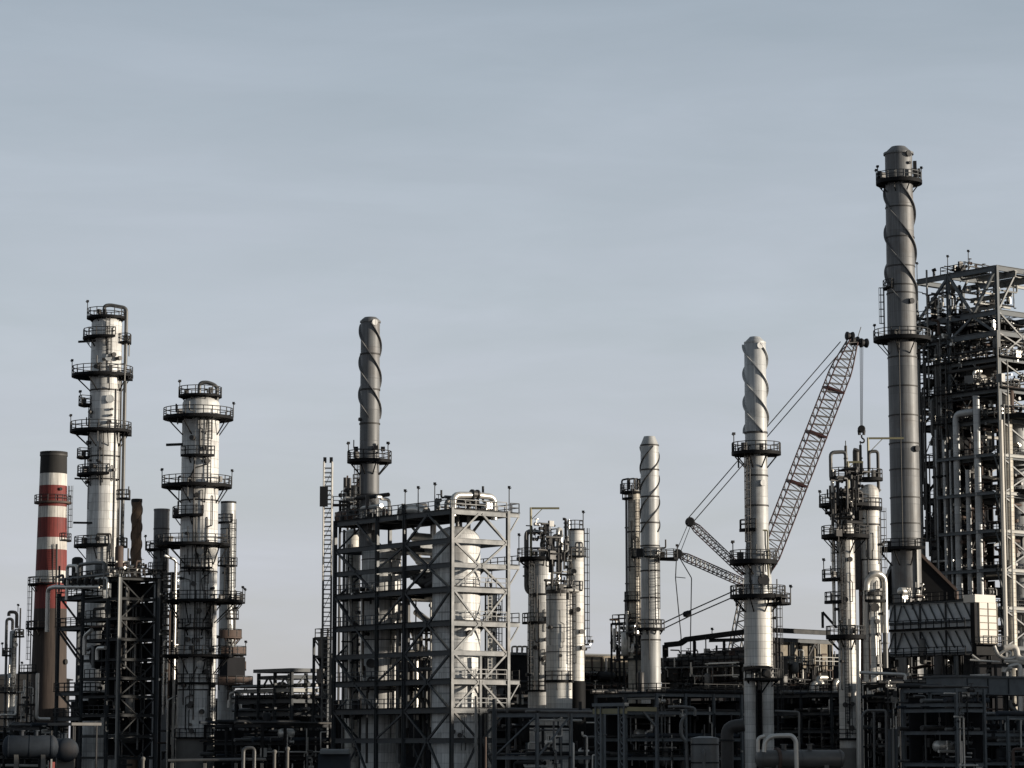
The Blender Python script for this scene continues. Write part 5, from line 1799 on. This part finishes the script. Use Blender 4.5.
# dense piping on every deck
for i, (zu, zl) in enumerate(zip(Z[1:], Z[2:])):
    clutter(N, g, -.8, a1 * .8, .3, b2, zl, zu, 12, 10, 2, 100 + i, bright=.2, rmax=.3)
for i, (zu, zl) in enumerate(((g.z(330), g.z(357)), (g.z(360), g.z(388)), (g.z(390), g.z(418)))):
    clutter(N, g, -.8, 3, 0, b1 * .9, zl, zl + 2.4, 10, 5, 1, 120 + i, bright=.15, rmax=.18)
    clutter(N, g, .3, a1, -1, 1, zl, zl + 2.2, 8, 4, 0, 130 + i, bright=.2, rmax=.18)
clutter(N, g, -1.3, 1, bpx(960), b2 + .5, g.z(640), g.z(320), 30, 26, 5, 141, mats=['pipe_dark', 'pipe_dark', 'pipe_grey', 'steel_black'], bright=.12, rmax=.3)
for i, (p0, p1) in enumerate(((309, 272), (330, 309), (357, 330))):
    clutter(N, g, .3, a1, .5, b1, g.z(p0) + .1, g.z(p1), 8, 10, 1, 150 + i, mats=['pipe_dark', 'steel_dark', 'pipe_grey', 'steel_galv'], bright=.2, rmax=.22)
    clutter(N, g, -.5, a1 * .6, b1, b2, g.z(p0) + .1, g.z(p1), 10, 10, 1, 160 + i, mats=['pipe_dark', 'steel_dark', 'pipe_grey', 'steel_galv'], bright=.2, rmax=.22)
deck(N, g, .3, a1 * .7, .5, b1 * .6, g.z(322), sides='a', th=.14)
for i, (zu, zl) in enumerate(zip(Z[3:], Z[4:])):
    for k in range(4):
        bq = b2 * (.3 + .16 * k)
        brace(N, g.pt(-.2, bq, zu - .5), g.pt(-.2, bq + (3 if (i + k) % 2 else -3), zl), .12, 'pipe_grey')
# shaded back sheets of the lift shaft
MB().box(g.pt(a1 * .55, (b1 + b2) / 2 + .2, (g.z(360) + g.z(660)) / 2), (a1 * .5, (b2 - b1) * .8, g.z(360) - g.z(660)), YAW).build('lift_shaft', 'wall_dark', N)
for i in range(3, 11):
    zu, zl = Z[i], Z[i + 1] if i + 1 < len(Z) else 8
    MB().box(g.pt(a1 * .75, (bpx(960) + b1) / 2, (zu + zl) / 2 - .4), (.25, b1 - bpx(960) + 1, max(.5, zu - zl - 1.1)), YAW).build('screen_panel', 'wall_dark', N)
for (aa, bb, py) in ((-1.0, bpx(985), 386), (.5, bpx(975), 384), (-.8, -1.0, 388)):
    m = MB(); m.box(g.pt(aa, bb, g.z(py) + 1.4), (.8, 1.2, 1.3), YAW); m.build('instrument_box', 'pipe_grey', N)

# white pipe loops right of the heater end
g = Grid(1012, 335)
lp = thing('pipe_manifold', 'sunlit cream pipe loops right of the furnace end at the right edge', 'pipes', g.pt(0, 0))
def fp(px, py):
    return W(px, py, g.Y)
for pts, r, mt in (([(994, 646), (998, 656), (1008, 660), (1018, 656)], .3, 'pipe_bright'), ([(1000, 654), (1006, 650), (1012, 653), (1008, 659)], .22, 'pipe_bright'),
                   ([(1004, 648), (1016, 647), (1017, 656), (1020, 659), (1040, 660)], .45, 'panel_cream'), ([(1004, 672), (1007, 667), (1018, 664), (1020, 668), (1020, 735)], .35, 'pipe_bright'),
                   ([(1003, 672), (1003, 668), (1012, 668)], .3, 'pipe_bright'), ([(970, 660), (1000, 662)], .16, 'pipe_bright'), ([(972, 655), (980, 661)], .16, 'pipe_bright'),
                   ([(970, 676), (990, 675)], .2, 'pipe_bright'), ([(1004, 661), (1044, 662)], .3, 'panel_cream'), ([(1010, 700), (1010, 707), (1016, 710), (1016, 724)], .3, 'pipe_grey')):
    MB().tube([fp(*p) for p in pts], r, 10).build('pipe', mt, lp)
a1 = g.fa(1045)
posts(lp, g, [-3, a1], [0, 4], g.z(664), .3, 'steel_dark', skip=())
for py in (664, 690, 716):
    level(lp, g, [-3, a1], [0, 4], g.z(py), .25, .4, 'steel_dark', .3)
clutter(lp, g, -3, a1, .3, 4, 6, g.z(660), 10, 12, 3, 151, bright=.2)
# ================================================================== racks, drums and sheds along the foot of the plant
def rack(name, label, cat, px, Y, pxl, pxr, levels, bb, ab, seed, mat='steel_slate', pw=.32, npipes=4, cl=(10, 10, 3), bright=.08, railtop=False, sheet=True, diag=False, midposts=True):
    g = Grid(px, Y)
    t = thing(name, label, cat, g.pt(0, 0))
    a1 = g.fa(pxr); b1 = g.fb(pxl)
    As = [a1 * i / ab for i in range(ab + 1)]
    Bs = [b1 * i / bb for i in range(bb + 1)]
    zt = g.z(levels[0])
    posts(t, g, As, Bs, zt, pw, mat)
    for i, py in enumerate(levels):
        z = g.z(py)
        level(t, g, As, Bs, z, pw * .7, pw * 1.3, mat, pw)
        for k in range(npipes):
            r = (.1, .17, .24, .14, .3)[(k * 3 + i + seed) % 5]
            bp_ = .5 + k * (b1 - 1) / max(1, npipes - 1)
            zz = z + r + .03 + .01 * k
            mt = ('pipe_dark', 'pipe_grey', 'steel_dark', 'pipe_dark', 'paint_blue')[(k * 2 + i + seed) % 5]
            MB().tube([g.pt(-1.2, bp_, zz), g.pt(a1 + 1.2, bp_, zz)], r, 10).build('pipe', mt, t)
    if railtop:
        deck(t, g, -.2, a1 + .2, -.2, b1 + .2, zt, sides='ab', rmat='steel_dark')
    if diag:
        for zu, zl in zip(levels, levels[1:]):
            brace(t, g.pt(0, .2, g.z(zu) - .4), g.pt(0, b1 / bb - .2, g.z(zl)), .18, mat)
            brace(t, g.pt(.2, 0, g.z(zl)), g.pt(a1 / ab - .2, 0, g.z(zu) - .4), .18, mat)
    clutter(t, g, 0, a1, .3, b1, 1.5, zt - .3, cl[0], cl[1], cl[2], seed, bright=bright, mats=['pipe_dark', 'steel_black', 'steel_dark', 'pipe_grey'])
    clutter(t, g, 0, a1, -.3, .4, 1.5, zt - .2, 9, 7, 0, seed + 400, bright=.45, mats=['pipe_grey', 'pipe_dark', 'steel_dark'], rmax=.13)
    if sheet:
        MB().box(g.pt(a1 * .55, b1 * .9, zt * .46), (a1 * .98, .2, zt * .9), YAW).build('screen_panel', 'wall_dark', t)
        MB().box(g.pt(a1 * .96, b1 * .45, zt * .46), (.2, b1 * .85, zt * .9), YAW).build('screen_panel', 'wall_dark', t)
    return t, g, a1, b1


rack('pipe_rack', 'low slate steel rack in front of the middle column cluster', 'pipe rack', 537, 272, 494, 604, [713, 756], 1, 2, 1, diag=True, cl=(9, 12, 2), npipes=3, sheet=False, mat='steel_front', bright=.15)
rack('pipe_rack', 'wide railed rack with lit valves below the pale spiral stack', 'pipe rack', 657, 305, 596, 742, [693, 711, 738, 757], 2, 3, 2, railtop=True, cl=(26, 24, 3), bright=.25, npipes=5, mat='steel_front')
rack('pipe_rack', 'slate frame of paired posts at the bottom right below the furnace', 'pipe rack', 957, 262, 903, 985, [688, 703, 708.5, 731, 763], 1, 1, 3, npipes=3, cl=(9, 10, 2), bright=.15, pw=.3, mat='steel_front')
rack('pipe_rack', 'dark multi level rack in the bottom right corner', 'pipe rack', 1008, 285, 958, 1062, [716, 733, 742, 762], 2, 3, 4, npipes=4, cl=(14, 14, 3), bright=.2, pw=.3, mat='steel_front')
rack('pipe_rack', 'dark rack between the two legged stack and the twin right columns', 'pipe rack', 832, 336, 772, 900, [694, 712, 730, 748], 2, 3, 5, npipes=5, cl=(24, 24, 3), bright=.2, railtop=True)
rack('pipe_rack', 'dark low rack behind the twin right columns and below the furnace box', 'pipe rack', 905, 330, 872, 985, [683, 699, 720, 742], 2, 3, 6, npipes=4, cl=(18, 18, 3), bright=.12, railtop=True)
rack('pipe_rack', 'narrow dark rack right in front of the white twin column foot', 'pipe rack', 888, 318, 866, 900, [684, 699, 714, 730, 748], 1, 1, 12, npipes=4, cl=(16, 14, 2), bright=.15, mat='steel_dark')
rack('pipe_rack', 'black rack between the big blue grey structure and the middle cluster', 'pipe rack', 520, 335, 490, 560, [684, 705, 728, 748], 1, 2, 7, npipes=4, cl=(10, 12, 2), bright=.05, mat='steel_dark')
rack('pipe_rack', 'dark low rack at the foot of the broad white column on the left', 'pipe rack', 262, 322, 205, 330, [724, 742, 757], 2, 3, 8, npipes=4, cl=(12, 14, 3), bright=.05, mat='steel_dark')
rack('pipe_rack', 'dark low rack behind the bottom left drums', 'pipe rack', 40, 345, -30, 62, [727, 742, 756], 2, 1, 9, npipes=4, cl=(12, 12, 2), bright=.12, mat='steel_dark')

# pair of latticed portal columns with a yellow crossbeam
g = Grid(622, 258)
pf = thing('portal_frame', 'blue grey portal of latticed columns with a yellow crossbeam at the bottom centre', 'portal frame', g.pt(0, 0))
b1 = g.fb(599)
for b in (0, b1):
    for k in (-.42, .42):
        MB().ibeam(g.pt(0, b + k, 0), g.pt(0, b + k, g.z(706)), .22, .3).build('post', 'steel_front', pf)
    m = MB(); z = .4
    while z < g.z(707):
        m.bar(g.pt(0, b - .35, z), g.pt(0, b + .35, z + .55), .09); m.bar(g.pt(0, b + .35, z + .55), g.pt(0, b - .35, z + 1.1), .09); z += 1.1
    m.build('lacing', 'steel_front', pf)
MB().bar(g.pt(-.0, -.8, g.z(704.5)), g.pt(0, b1 + .8, g.z(704.5)), .6, .35).build('crossbeam', 'steel_front', pf)
MB().bar(g.pt(.1, -.6, g.z(711)), g.pt(.1, b1 + 1, g.z(711)), .3, .55).build('crossbeam', 'davit_yellow', pf)
MB().bar(g.pt(.3, -.4, g.z(709)), g.pt(4.5, -.4, g.z(709)), .3, .45).build('crossbeam', 'davit_yellow', pf)
MB().ibeam(g.pt(4.6, -.4, 0), g.pt(4.6, -.4, g.z(705)), .3, .3).build('post', 'steel_front', pf)
brace(pf, g.pt(4.4, -.4, g.z(726)), g.pt(2.6, -.4, g.z(711)), .2, 'steel_front')

# slim lit pipes and gooseneck stands
def stand(label, pts, Y, r, mat, name='standpipe', cat='pipe', group=None):
    Y = D(Y)
    p = [W(px, py, Y) if py != 'g' else V(W(px, 760, Y).x, Y, 0) for px, py in pts]
    t = thing(name, label, cat, V(p[0].x, Y, 0), group)
    MB().tube(p, r, 12).build('pipe', mat, t)
    a = p[0] if pts[0][1] == 'g' else p[-1]
    if a.z < .1:
        MB().lathe(V(a.x, a.y, 0), [(r * 2.2, 0), (r * 2.2, .12)], 16).build('base_plate', 'concrete', t)
    return t


stand('pale pipe with a double bend hanging below the wide railed rack', [(689, 'g'), (687, 756), (687, 744), (681, 735), (681, 722), (686, 715)], 268, .2, 'pipe_grey')
stand('small grey gooseneck pipe under the wide railed rack', [(695, 716), (695, 708), (680, 706.5), (668, 707)], 262, .16, 'pipe_grey')
stand('thin inverted pipe loop right of the two legged stack', [(799, 'g'), (799, 712), (775, 711)], 262, .12, 'pipe_grey')
stand('tall plain round post on the left of two before the big structure foot', [(476, 'g'), (476, 696)], 268, .17, 'steel_galv', 'tall_post', 'post')
stand('tall plain round post on the right of two before the low slate rack', [(494.5, 'g'), (494.5, 699)], 266, .26, 'steel_slate', 'tall_post', 'post')
stand('thin post with a crossarm at the foot of the big blue grey structure', [(485.5, 'g'), (485.5, 737)], 255, .12, 'steel_rust', 'tall_post', 'post')
stand('bright slim standpipe right beside the left twin column', [(858.5, 'g'), (858.5, 702), (858.5, 640)], 312, .3, 'pipe_bright')
stand('grey square pipe loop standing right of the twin columns foot', [(862, 'g'), (862, 716), (866, 710.5), (886, 710.5), (886, 'g')], 268, .14, 'pipe_grey')
stand('slim grey riser inside the square pipe loop right of the twin columns foot', [(874, 'g'), (874, 711.5)], 270, .13, 'pipe_grey')
stand('bundle pipe, leftmost of three tall grey pipes beside the paired posts', [(889.5, 'g'), (889.5, 729)], 256, .19, 'steel_slate')
stand('bundle pipe, middle one of three tall grey pipes beside the paired posts', [(892.8, 'g'), (892.8, 728.5)], 256, .19, 'pipe_grey')
stand('bundle pipe, rightmost of three tall grey pipes beside the paired posts', [(896, 'g'), (896, 729)], 256, .19, 'steel_slate')
stand('rusty square pipe bend at the lower right edge', [(1013, 'g'), (1013, 749), (1040, 749)], 250, .16, 'steel_rust')
stand('long pale horizontal pipe arm right of the twin columns', [(860, 672.5), (905, 674.5), (905, 680)], 300, .2, 'pipe_bright', 'standpipe', 'pipe')
# hooped silver pipe on the low left pipeline
Y = D(262)
pl = thing('pipeline', 'long low silver pipeline with a square hoop at the bottom left of centre', 'pipeline', V(W(210, 760, Y).x, Y, 0))
MB().tube([W(168, 760.5, Y), W(240, 759.5, Y), W(266, 759.5, Y)], .17, 12).build('pipe', 'pipe_grey', pl)
MB().tube([V(W(243.5, 760, Y).x, Y - .5, 0), W(243.5, 748, Y - .5), W(254.5, 748, Y - .5), V(W(254.5, 760, Y).x, Y - .5, 0)], .2, 12).build('hoop', 'pipe_grey', pl)
for px in (172, 205, 236, 262):
    p = W(px, 761.2, Y); MB().box((p.x, p.y, p.z / 2 - .1), (.3, .4, p.z - .2)).build('support', 'concrete', pl)
# bollards
Y0 = D(252)
p = W(274.5, 753, Y0)
bo = thing('bollard', 'pale round headed bollard, left one of the pair before the roofed rack', 'bollard', V(p.x, Y0, 0), 'tall pale marker posts along the front')
zb = p.z
MB().lathe(bo.location, [(.16, 0), (.16, zb - .1), (.22, zb), (.26, zb + .12), (.2, zb + .28), (.06, zb + .36)], 20).build('post', 'concrete', bo)
MB().lathe(bo.location, [(.3, 0), (.3, .1)], 20).build('base_plate', 'steel_dark', bo)
for px, py, lab in ((287.5, 750, 'pale round headed bollard, right and taller looking one of the pair before the roofed rack'), (143, 760, 'pale round headed bollard alone at the foot of the dark left structure')):
    q = W(px, py, Y0)
    copy_thing(bo, V(q.x, Y0, q.z - zb), lab)
p = W(52, 762, Y0)
mk = thing('marker_post', 'short post with red and white stripe at the bottom left', 'post', V(p.x, Y0, 0))
for k, (mt, z0, z1) in enumerate((('red_paint', p.z - 1.2, p.z), ('white_paint', 0, p.z - 1.2))):
    MB().lathe(mk.location, [(.3, z0), (.3, z1)], 20).build('band', mt, mk)
MB().box(mk.location + V(0, -.31, p.z - .5), (.16, .04, 1.6)).build('reflector_strip', 'white_paint', mk)

# horizontal exchangers in the foreground
hx = hvessel('heat_exchanger', 'horizontal exchanger with silver hoop pipes at the foot of the two legged stack', 760, 759, 255, (.97, .25, 0), 9, .95, 'pipe_grey', cat='heat exchanger')
p = W(760, 759, D(255))
MB().revolve(p + V(1.7, .4, 0), p + V(2.0, .48, 0), [(1.2, 0), (1.2, .3)], 30).build('channel_flange', 'steel_rust', hx)
Y = D(253)
MB().tube([W(758, 752, Y), W(758, 738, Y), W(765, 736, Y)], .2, 12).build('hoop', 'pipe_bright', hx)
MB().tube([W(764, 752, Y), W(765, 741, Y), W(772, 736, Y), W(792, 735.5, Y), W(796, 741, Y), V(W(797, 760, Y).x, Y, 0)], .25, 14).build('hoop', 'pipe_bright', hx)
hv = thing('vertical_tank', 'squat dark grey vertical tank left of the two legged stack', 'tank', V(W(705, 760, D(268)).x, D(268), 0))
c = hv.location; r = 14 * S(D(268)); zz = Zt(739, D(268))
MB().lathe(c, [(r, 0), (r, zz), (r * .97, zz + .12), (r * .4, zz + .3)], 36).build('shell', 'pipe_grey', hv)
for k in (.3, .6, .9):
    MB().sector(c, r - .02, r + .07, zz * k, zz * k + .15, 0, 360).build('ring', 'steel_dark', hv)
MB().tube([c + V(-.3, -r, zz * .8), c + V(-.3, -r - .8, zz * .8), c + V(-.3, -r - .8, 0)], .18, 10).build('pipe', 'pipe_grey', hv)
hw_ = thing('elbow_duct', 'big dark elbow duct curving into the foot of the two legged stack', 'duct', V(W(726, 760, D(285)).x, D(285), 0))
Y = D(285)
MB().tube([V(W(727, 760, Y).x, Y, 0), W(727, 727, Y), W(744, 725, Y)], 0.75, 20, fillet=2.2).build('duct', 'pipe_dark', hw_)
MB().tube([W(727, 741, Y), W(727, 739.5, Y)], .95, 20).build('flange', 'steel_dark', hw_)

# parked covered vehicle under the big structure: a dark tank truck cab and box
Y = D(268)
tk = thing('box_truck', 'blue grey roofed truck parked at the left foot of the big blue grey structure', 'truck', V(W(325, 760, Y).x, Y, 0))
x0 = W(308, 760, Y).x; x1 = W(350, 760, Y).x
zr = Zt(754, Y)
L_ = x1 - x0
MB().box((x0 + L_ * .62, Y + 1, (zr + .9) / 2 + .2), (L_ * .74, 2.3, zr - 1.2)).build('box_body', 'paint_blue', tk)
MB().prism((x0 + L_ * .24, Y - .1, 0), (x0 + L_ * .24, Y + 2.1, 0), [(-.02, .7), (L_ * .24, .7), (L_ * .24, 1.6), (L_ * .18, zr - .3), (-.02, zr - .1)], up=(0, 0, 1)).build('cab', 'paint_blue', tk)
MB().prism((x0 + L_ * .3, Y - .12, zr), (x0 + L_ * .98, Y - .12, zr), [(-1.2, 0), (1.2, 0), (.9, .35), (.3, .55), (-.3, .55), (-.9, .35)]).build('roof', 'pipe_grey', tk)
MB().box((x0 + L_ * .14, Y - .14, zr * .62), (L_ * .12, .05, .7)).build('window', 'glass_dark', tk)
for k in (.16, .7, .82):
    for yy in (Y - .1, Y + 2.0):
        p = V(x0 + L_ * k, yy, .5); o = MB().revolve(p - V(0, .15, 0), p + V(0, .15, 0), [(.42, 0), (.5, .06), (.5, .24), (.42, .3)], 20).build('wheel', 'steel_black', tk)
        MB().revolve(p - V(0, .17, 0), p + V(0, .17, 0), [(.22, 0), (.22, .34)], 16).build('rim', 'pipe_grey', tk, o)

# ================================================================== sheds that close the view behind the racks
def shed(label, px, Y, pxl, pxr, py, doors=2, name='shed', roof='roof_grey'):
    g = Grid(px, Y)
    a1, b1 = g.fa(pxr), g.fb(pxl)
    zt = g.z(py)
    t = thing(name, label, 'building', g.pt(0, 0))
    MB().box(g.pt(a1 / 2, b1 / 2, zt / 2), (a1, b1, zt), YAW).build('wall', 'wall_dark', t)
    MB().box(g.pt(a1 / 2, b1 / 2, zt + .2), (a1 + .8, b1 + .8, .4), YAW).build('roof', roof, t)
    for k in range(doors):
        b = b1 * (k + .5) / doors
        MB().box(g.pt(-.04, b, 2.1), (.16, 3.4, 4.2), YAW).build('door', 'steel_front', t)
    for k in range(int(b1 / 5)):
        b = (k + .5) * b1 / int(b1 / 5)
        w_ = MB().box(g.pt(-.03, b, zt * .72), (.14, 1.6, 1.1), YAW).build('window', 'glass_dark', t)
        MB().box(g.pt(-.06, b, zt * .72 - .62), (.3, 1.9, .12), YAW).build('sill', 'steel_dark', t, w_)
    return t


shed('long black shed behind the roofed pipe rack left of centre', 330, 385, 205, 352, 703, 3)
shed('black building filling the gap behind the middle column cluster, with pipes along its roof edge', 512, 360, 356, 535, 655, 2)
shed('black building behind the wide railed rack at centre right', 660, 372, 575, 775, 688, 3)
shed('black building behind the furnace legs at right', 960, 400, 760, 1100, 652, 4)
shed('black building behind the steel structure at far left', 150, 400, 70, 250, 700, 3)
g = Grid(537, 356)
rp = thing('roof_piping', 'row of small bent vent pipes along the black building roof beside the middle cluster', 'pipes', g.pt(0, 0))
for k in range(5):
    a = W(512 + k * 5, 652, D(352))
    MB().tube([a + V(0, 0, -.3), a + V(0, 0, .8), a + V(.8, 0, .8), a + V(.8, 0, .2)], .14, 8).build('pipe', 'pipe_grey', rp)

# slate storage box at the right, in front of the furnace legs
g = Grid(958, 292)
bx = thing('pipe_shelter', 'slate blue flat roofed shelter box at the right below the furnace', 'building', g.pt(0, 0))
a1, b1 = g.fa(1060), g.fb(930)
z0, z1 = g.z(694), g.z(677)
MB().box(g.pt(a1 / 2, 2.5, (z0 + z1) / 2), (a1, 5, z1 - z0), YAW).build('wall', 'steel_front', bx)
MB().box(g.pt(a1 / 2, 2.5, z1 + .12), (a1 + .5, 5.5, .24), YAW).build('roof', 'roof_grey', bx)
for a in (.4, a1 * .5, a1 - .4):
    for b in (.4, 4.6):
        MB().ibeam(g.pt(a, b, 0), g.pt(a, b, z0), .35, .35).build('leg', 'steel_dark', bx)
for k in range(5):
    MB().box(g.pt(a1 * (k + .5) / 5, -.05, (z0 + z1) / 2), (.14, .12, z1 - z0 - .2), YAW).build('stiffener', 'steel_slate', bx)

# ================================================================== beyond the right edge: unseen tanks added only to shade the plant's foot
def tank(label, x, y, r, h):
    t = thing('shade_tank', label, 'tank', V(x, y, 0), 'unseen tanks added to cast shade on the plant')
    MB().lathe(t.location, [(r, 0), (r, h), (r * .6, h + r * .1), (.3, h + r * .16)], 72).build('shell', 'tank_white', t)
    MB().sector(t.location, r, r + .25, h - .3, h - .05, 0, 360).build('wind_girder', 'steel_galv', t)
    MB().rail([V(x + (r - .2) * math.cos(R(q)), y + (r - .2) * math.sin(R(q)), h) for q in range(0, 360, 12)], closed=True, step=9).build('railing', 'steel_galv', t)
    return t


for i, (x, y, r, h, lab) in enumerate(SHADE_TANKS):
    tank(lab, x, y, r, h)

# ================================================================== light, sky, camera
def finish():
    sun_el, sun_az = R(SUN_EL), math.atan2(SUN_DIR[0], SUN_DIR[1])     # azimuth clockwise from +Y
    w = bpy.data.worlds.new('World')
    scene.world = w
    w.use_nodes = True
    nt = w.node_tree
    nt.nodes.clear()
    L = nt.links.new
    out = nd(nt, 'ShaderNodeOutputWorld')
    bg = nd(nt, 'ShaderNodeBackground')
    bg.inputs['Strength'].default_value = SKY_STRENGTH
    L(bg.outputs[0], out.inputs[0])
    sk = nd(nt, 'ShaderNodeTexSky', sky_type='NISHITA')
    sk.sun_disc = False
    sk.sun_elevation = sun_el
    sk.sun_rotation = sun_az
    sk.air_density = 1.0
    sk.dust_density = 1.2
    sk.ozone_density = 1.5
    tc = nd(nt, 'ShaderNodeTexCoord')
    hs = nd(nt, 'ShaderNodeHueSaturation')
    hs.inputs['Saturation'].default_value = SKY_SAT
    L(sk.outputs[0], hs.inputs['Color'])
    # thin high veil of cloud, stretched along the horizon
    mp = nd(nt, 'ShaderNodeMapping')
    mp.inputs['Scale'].default_value = (2.2, 1.6, 11.0)
    mp.inputs['Rotation'].default_value = (0.03, 0.14, 0.4)
    L(tc.outputs['Generated'], mp.inputs['Vector'])
    n = nd(nt, 'ShaderNodeTexNoise')
    n.inputs['Scale'].default_value = 3.0
    n.inputs['Detail'].default_value = 7
    n.inputs['Roughness'].default_value = 0.58
    n.inputs['Distortion'].default_value = 0.4
    L(mp.outputs[0], n.inputs['Vector'])
    mr = nd(nt, 'ShaderNodeMapRange')
    mr.inputs['From Min'].default_value = 0.3
    mr.inputs['From Max'].default_value = 0.72
    mr.inputs['To Min'].default_value = VEIL[0]
    mr.inputs['To Max'].default_value = VEIL[1]
    L(n.outputs['Fac'], mr.inputs['Value'])
    sx = nd(nt, 'ShaderNodeSeparateXYZ')
    L(tc.outputs['Generated'], sx.inputs[0])
    # the veil is palest near the horizon and bluer higher up
    cr = nd(nt, 'ShaderNodeValToRGB')
    cr.color_ramp.elements[0].position = 0.0
    cr.color_ramp.elements[0].color = (*VEIL_LOW, 1)
    cr.color_ramp.elements[1].position = 0.34
    cr.color_ramp.elements[1].color = (*VEIL_TOP, 1)
    e = cr.color_ramp.elements.new(0.16)
    e.color = (*VEIL_MID, 1)
    L(sx.outputs['Z'], cr.inputs[0])
    mx = nd(nt, 'ShaderNodeMix', data_type='RGBA')
    L(mr.outputs['Result'], mx.inputs['Factor'])
    L(hs.outputs[0], mx.inputs['A'])
    sc = nd(nt, 'ShaderNodeVectorMath', operation='SCALE')
    L(cr.outputs[0], sc.inputs[0])
    sc.inputs['Scale'].default_value = VEIL_GAIN
    L(sc.outputs[0], mx.inputs['B'])
    # faint brighter wisps
    mp2 = nd(nt, 'ShaderNodeMapping')
    mp2.inputs['Scale'].default_value = (3.0, 2.0, 16.0)
    mp2.inputs['Rotation'].default_value = (0.02, -0.12, 1.1)
    L(tc.outputs['Generated'], mp2.inputs['Vector'])
    nw = nd(nt, 'ShaderNodeTexNoise')
    nw.inputs['Scale'].default_value = 2.2
    nw.inputs['Detail'].default_value = 9
    nw.inputs['Roughness'].default_value = 0.6
    nw.inputs['Distortion'].default_value = 0.8
    L(mp2.outputs[0], nw.inputs['Vector'])
    wr = nd(nt, 'ShaderNodeMapRange', interpolation_type='SMOOTHSTEP')
    wr.inputs['From Min'].default_value = 0.36
    wr.inputs['From Max'].default_value = 0.68
    wr.inputs['To Min'].default_value = 0.985
    wr.inputs['To Max'].default_value = 1.025
    L(nw.outputs['Fac'], wr.inputs['Value'])
    # unseen sky overhead and behind the camera dimmed to cut the fill light
    hi = nd(nt, 'ShaderNodeMapRange', interpolation_type='SMOOTHSTEP')
    hi.inputs['From Min'].default_value = 0.30
    hi.inputs['From Max'].default_value = 0.60
    hi.inputs['To Min'].default_value = 1.0
    hi.inputs['To Max'].default_value = SKY_FILL_DIM
    L(sx.outputs['Z'], hi.inputs['Value'])
    bk = nd(nt, 'ShaderNodeMapRange', interpolation_type='SMOOTHSTEP')
    bk.inputs['From Min'].default_value = 0.0
    bk.inputs['From Max'].default_value = 0.9
    bk.inputs['To Min'].default_value = SKY_FILL_DIM
    bk.inputs['To Max'].default_value = 1.0
    L(sx.outputs['Y'], bk.inputs['Value'])
    ml = nd(nt, 'ShaderNodeMath', operation='MULTIPLY')
    L(hi.outputs['Result'], ml.inputs[0])
    L(bk.outputs['Result'], ml.inputs[1])
    ml2 = nd(nt, 'ShaderNodeMath', operation='MULTIPLY')
    L(ml.outputs[0], ml2.inputs[0])
    L(wr.outputs['Result'], ml2.inputs[1])
    s2 = nd(nt, 'ShaderNodeVectorMath', operation='SCALE')
    L(mx.outputs['Result'], s2.inputs[0])
    L(ml2.outputs[0], s2.inputs['Scale'])
    L(s2.outputs[0], bg.inputs['Color'])

    sd = bpy.data.lights.new('sun', 'SUN')
    sd.energy = SUN_STRENGTH
    sd.angle = R(0.6)
    sd.color = SUN_COL
    so = bpy.data.objects.new('sun', sd)
    COL.objects.link(so)
    d = V(SUN_DIR[0], SUN_DIR[1], 0).normalized()
    d = V(d.x * math.cos(sun_el), d.y * math.cos(sun_el), math.sin(sun_el))
    so.rotation_euler = d.to_track_quat('Z', 'Y').to_euler()
    so.location = d * 300

    cam = bpy.data.cameras.new('camera')
    co = bpy.data.objects.new('camera', cam)
    COL.objects.link(co)
    co.location = (0, 0, EYE)
    co.rotation_euler = (math.pi / 2 + PITCH, 0, 0)
    cam.sensor_width = 36
    cam.lens = F / 1024 * 36
    cam.clip_start = 1
    cam.clip_end = 6000
    scene.camera = co
    scene.render.resolution_x = 1024
    scene.render.resolution_y = 768
    scene.render.engine = 'CYCLES'
    scene.cycles.max_bounces = 6
    vs = scene.view_settings
    vs.view_transform = 'Standard'
    vs.look = 'None'
    vs.gamma = 1
    vs.exposure = EXPOSURE
    vs.use_curve_mapping = False


finish()
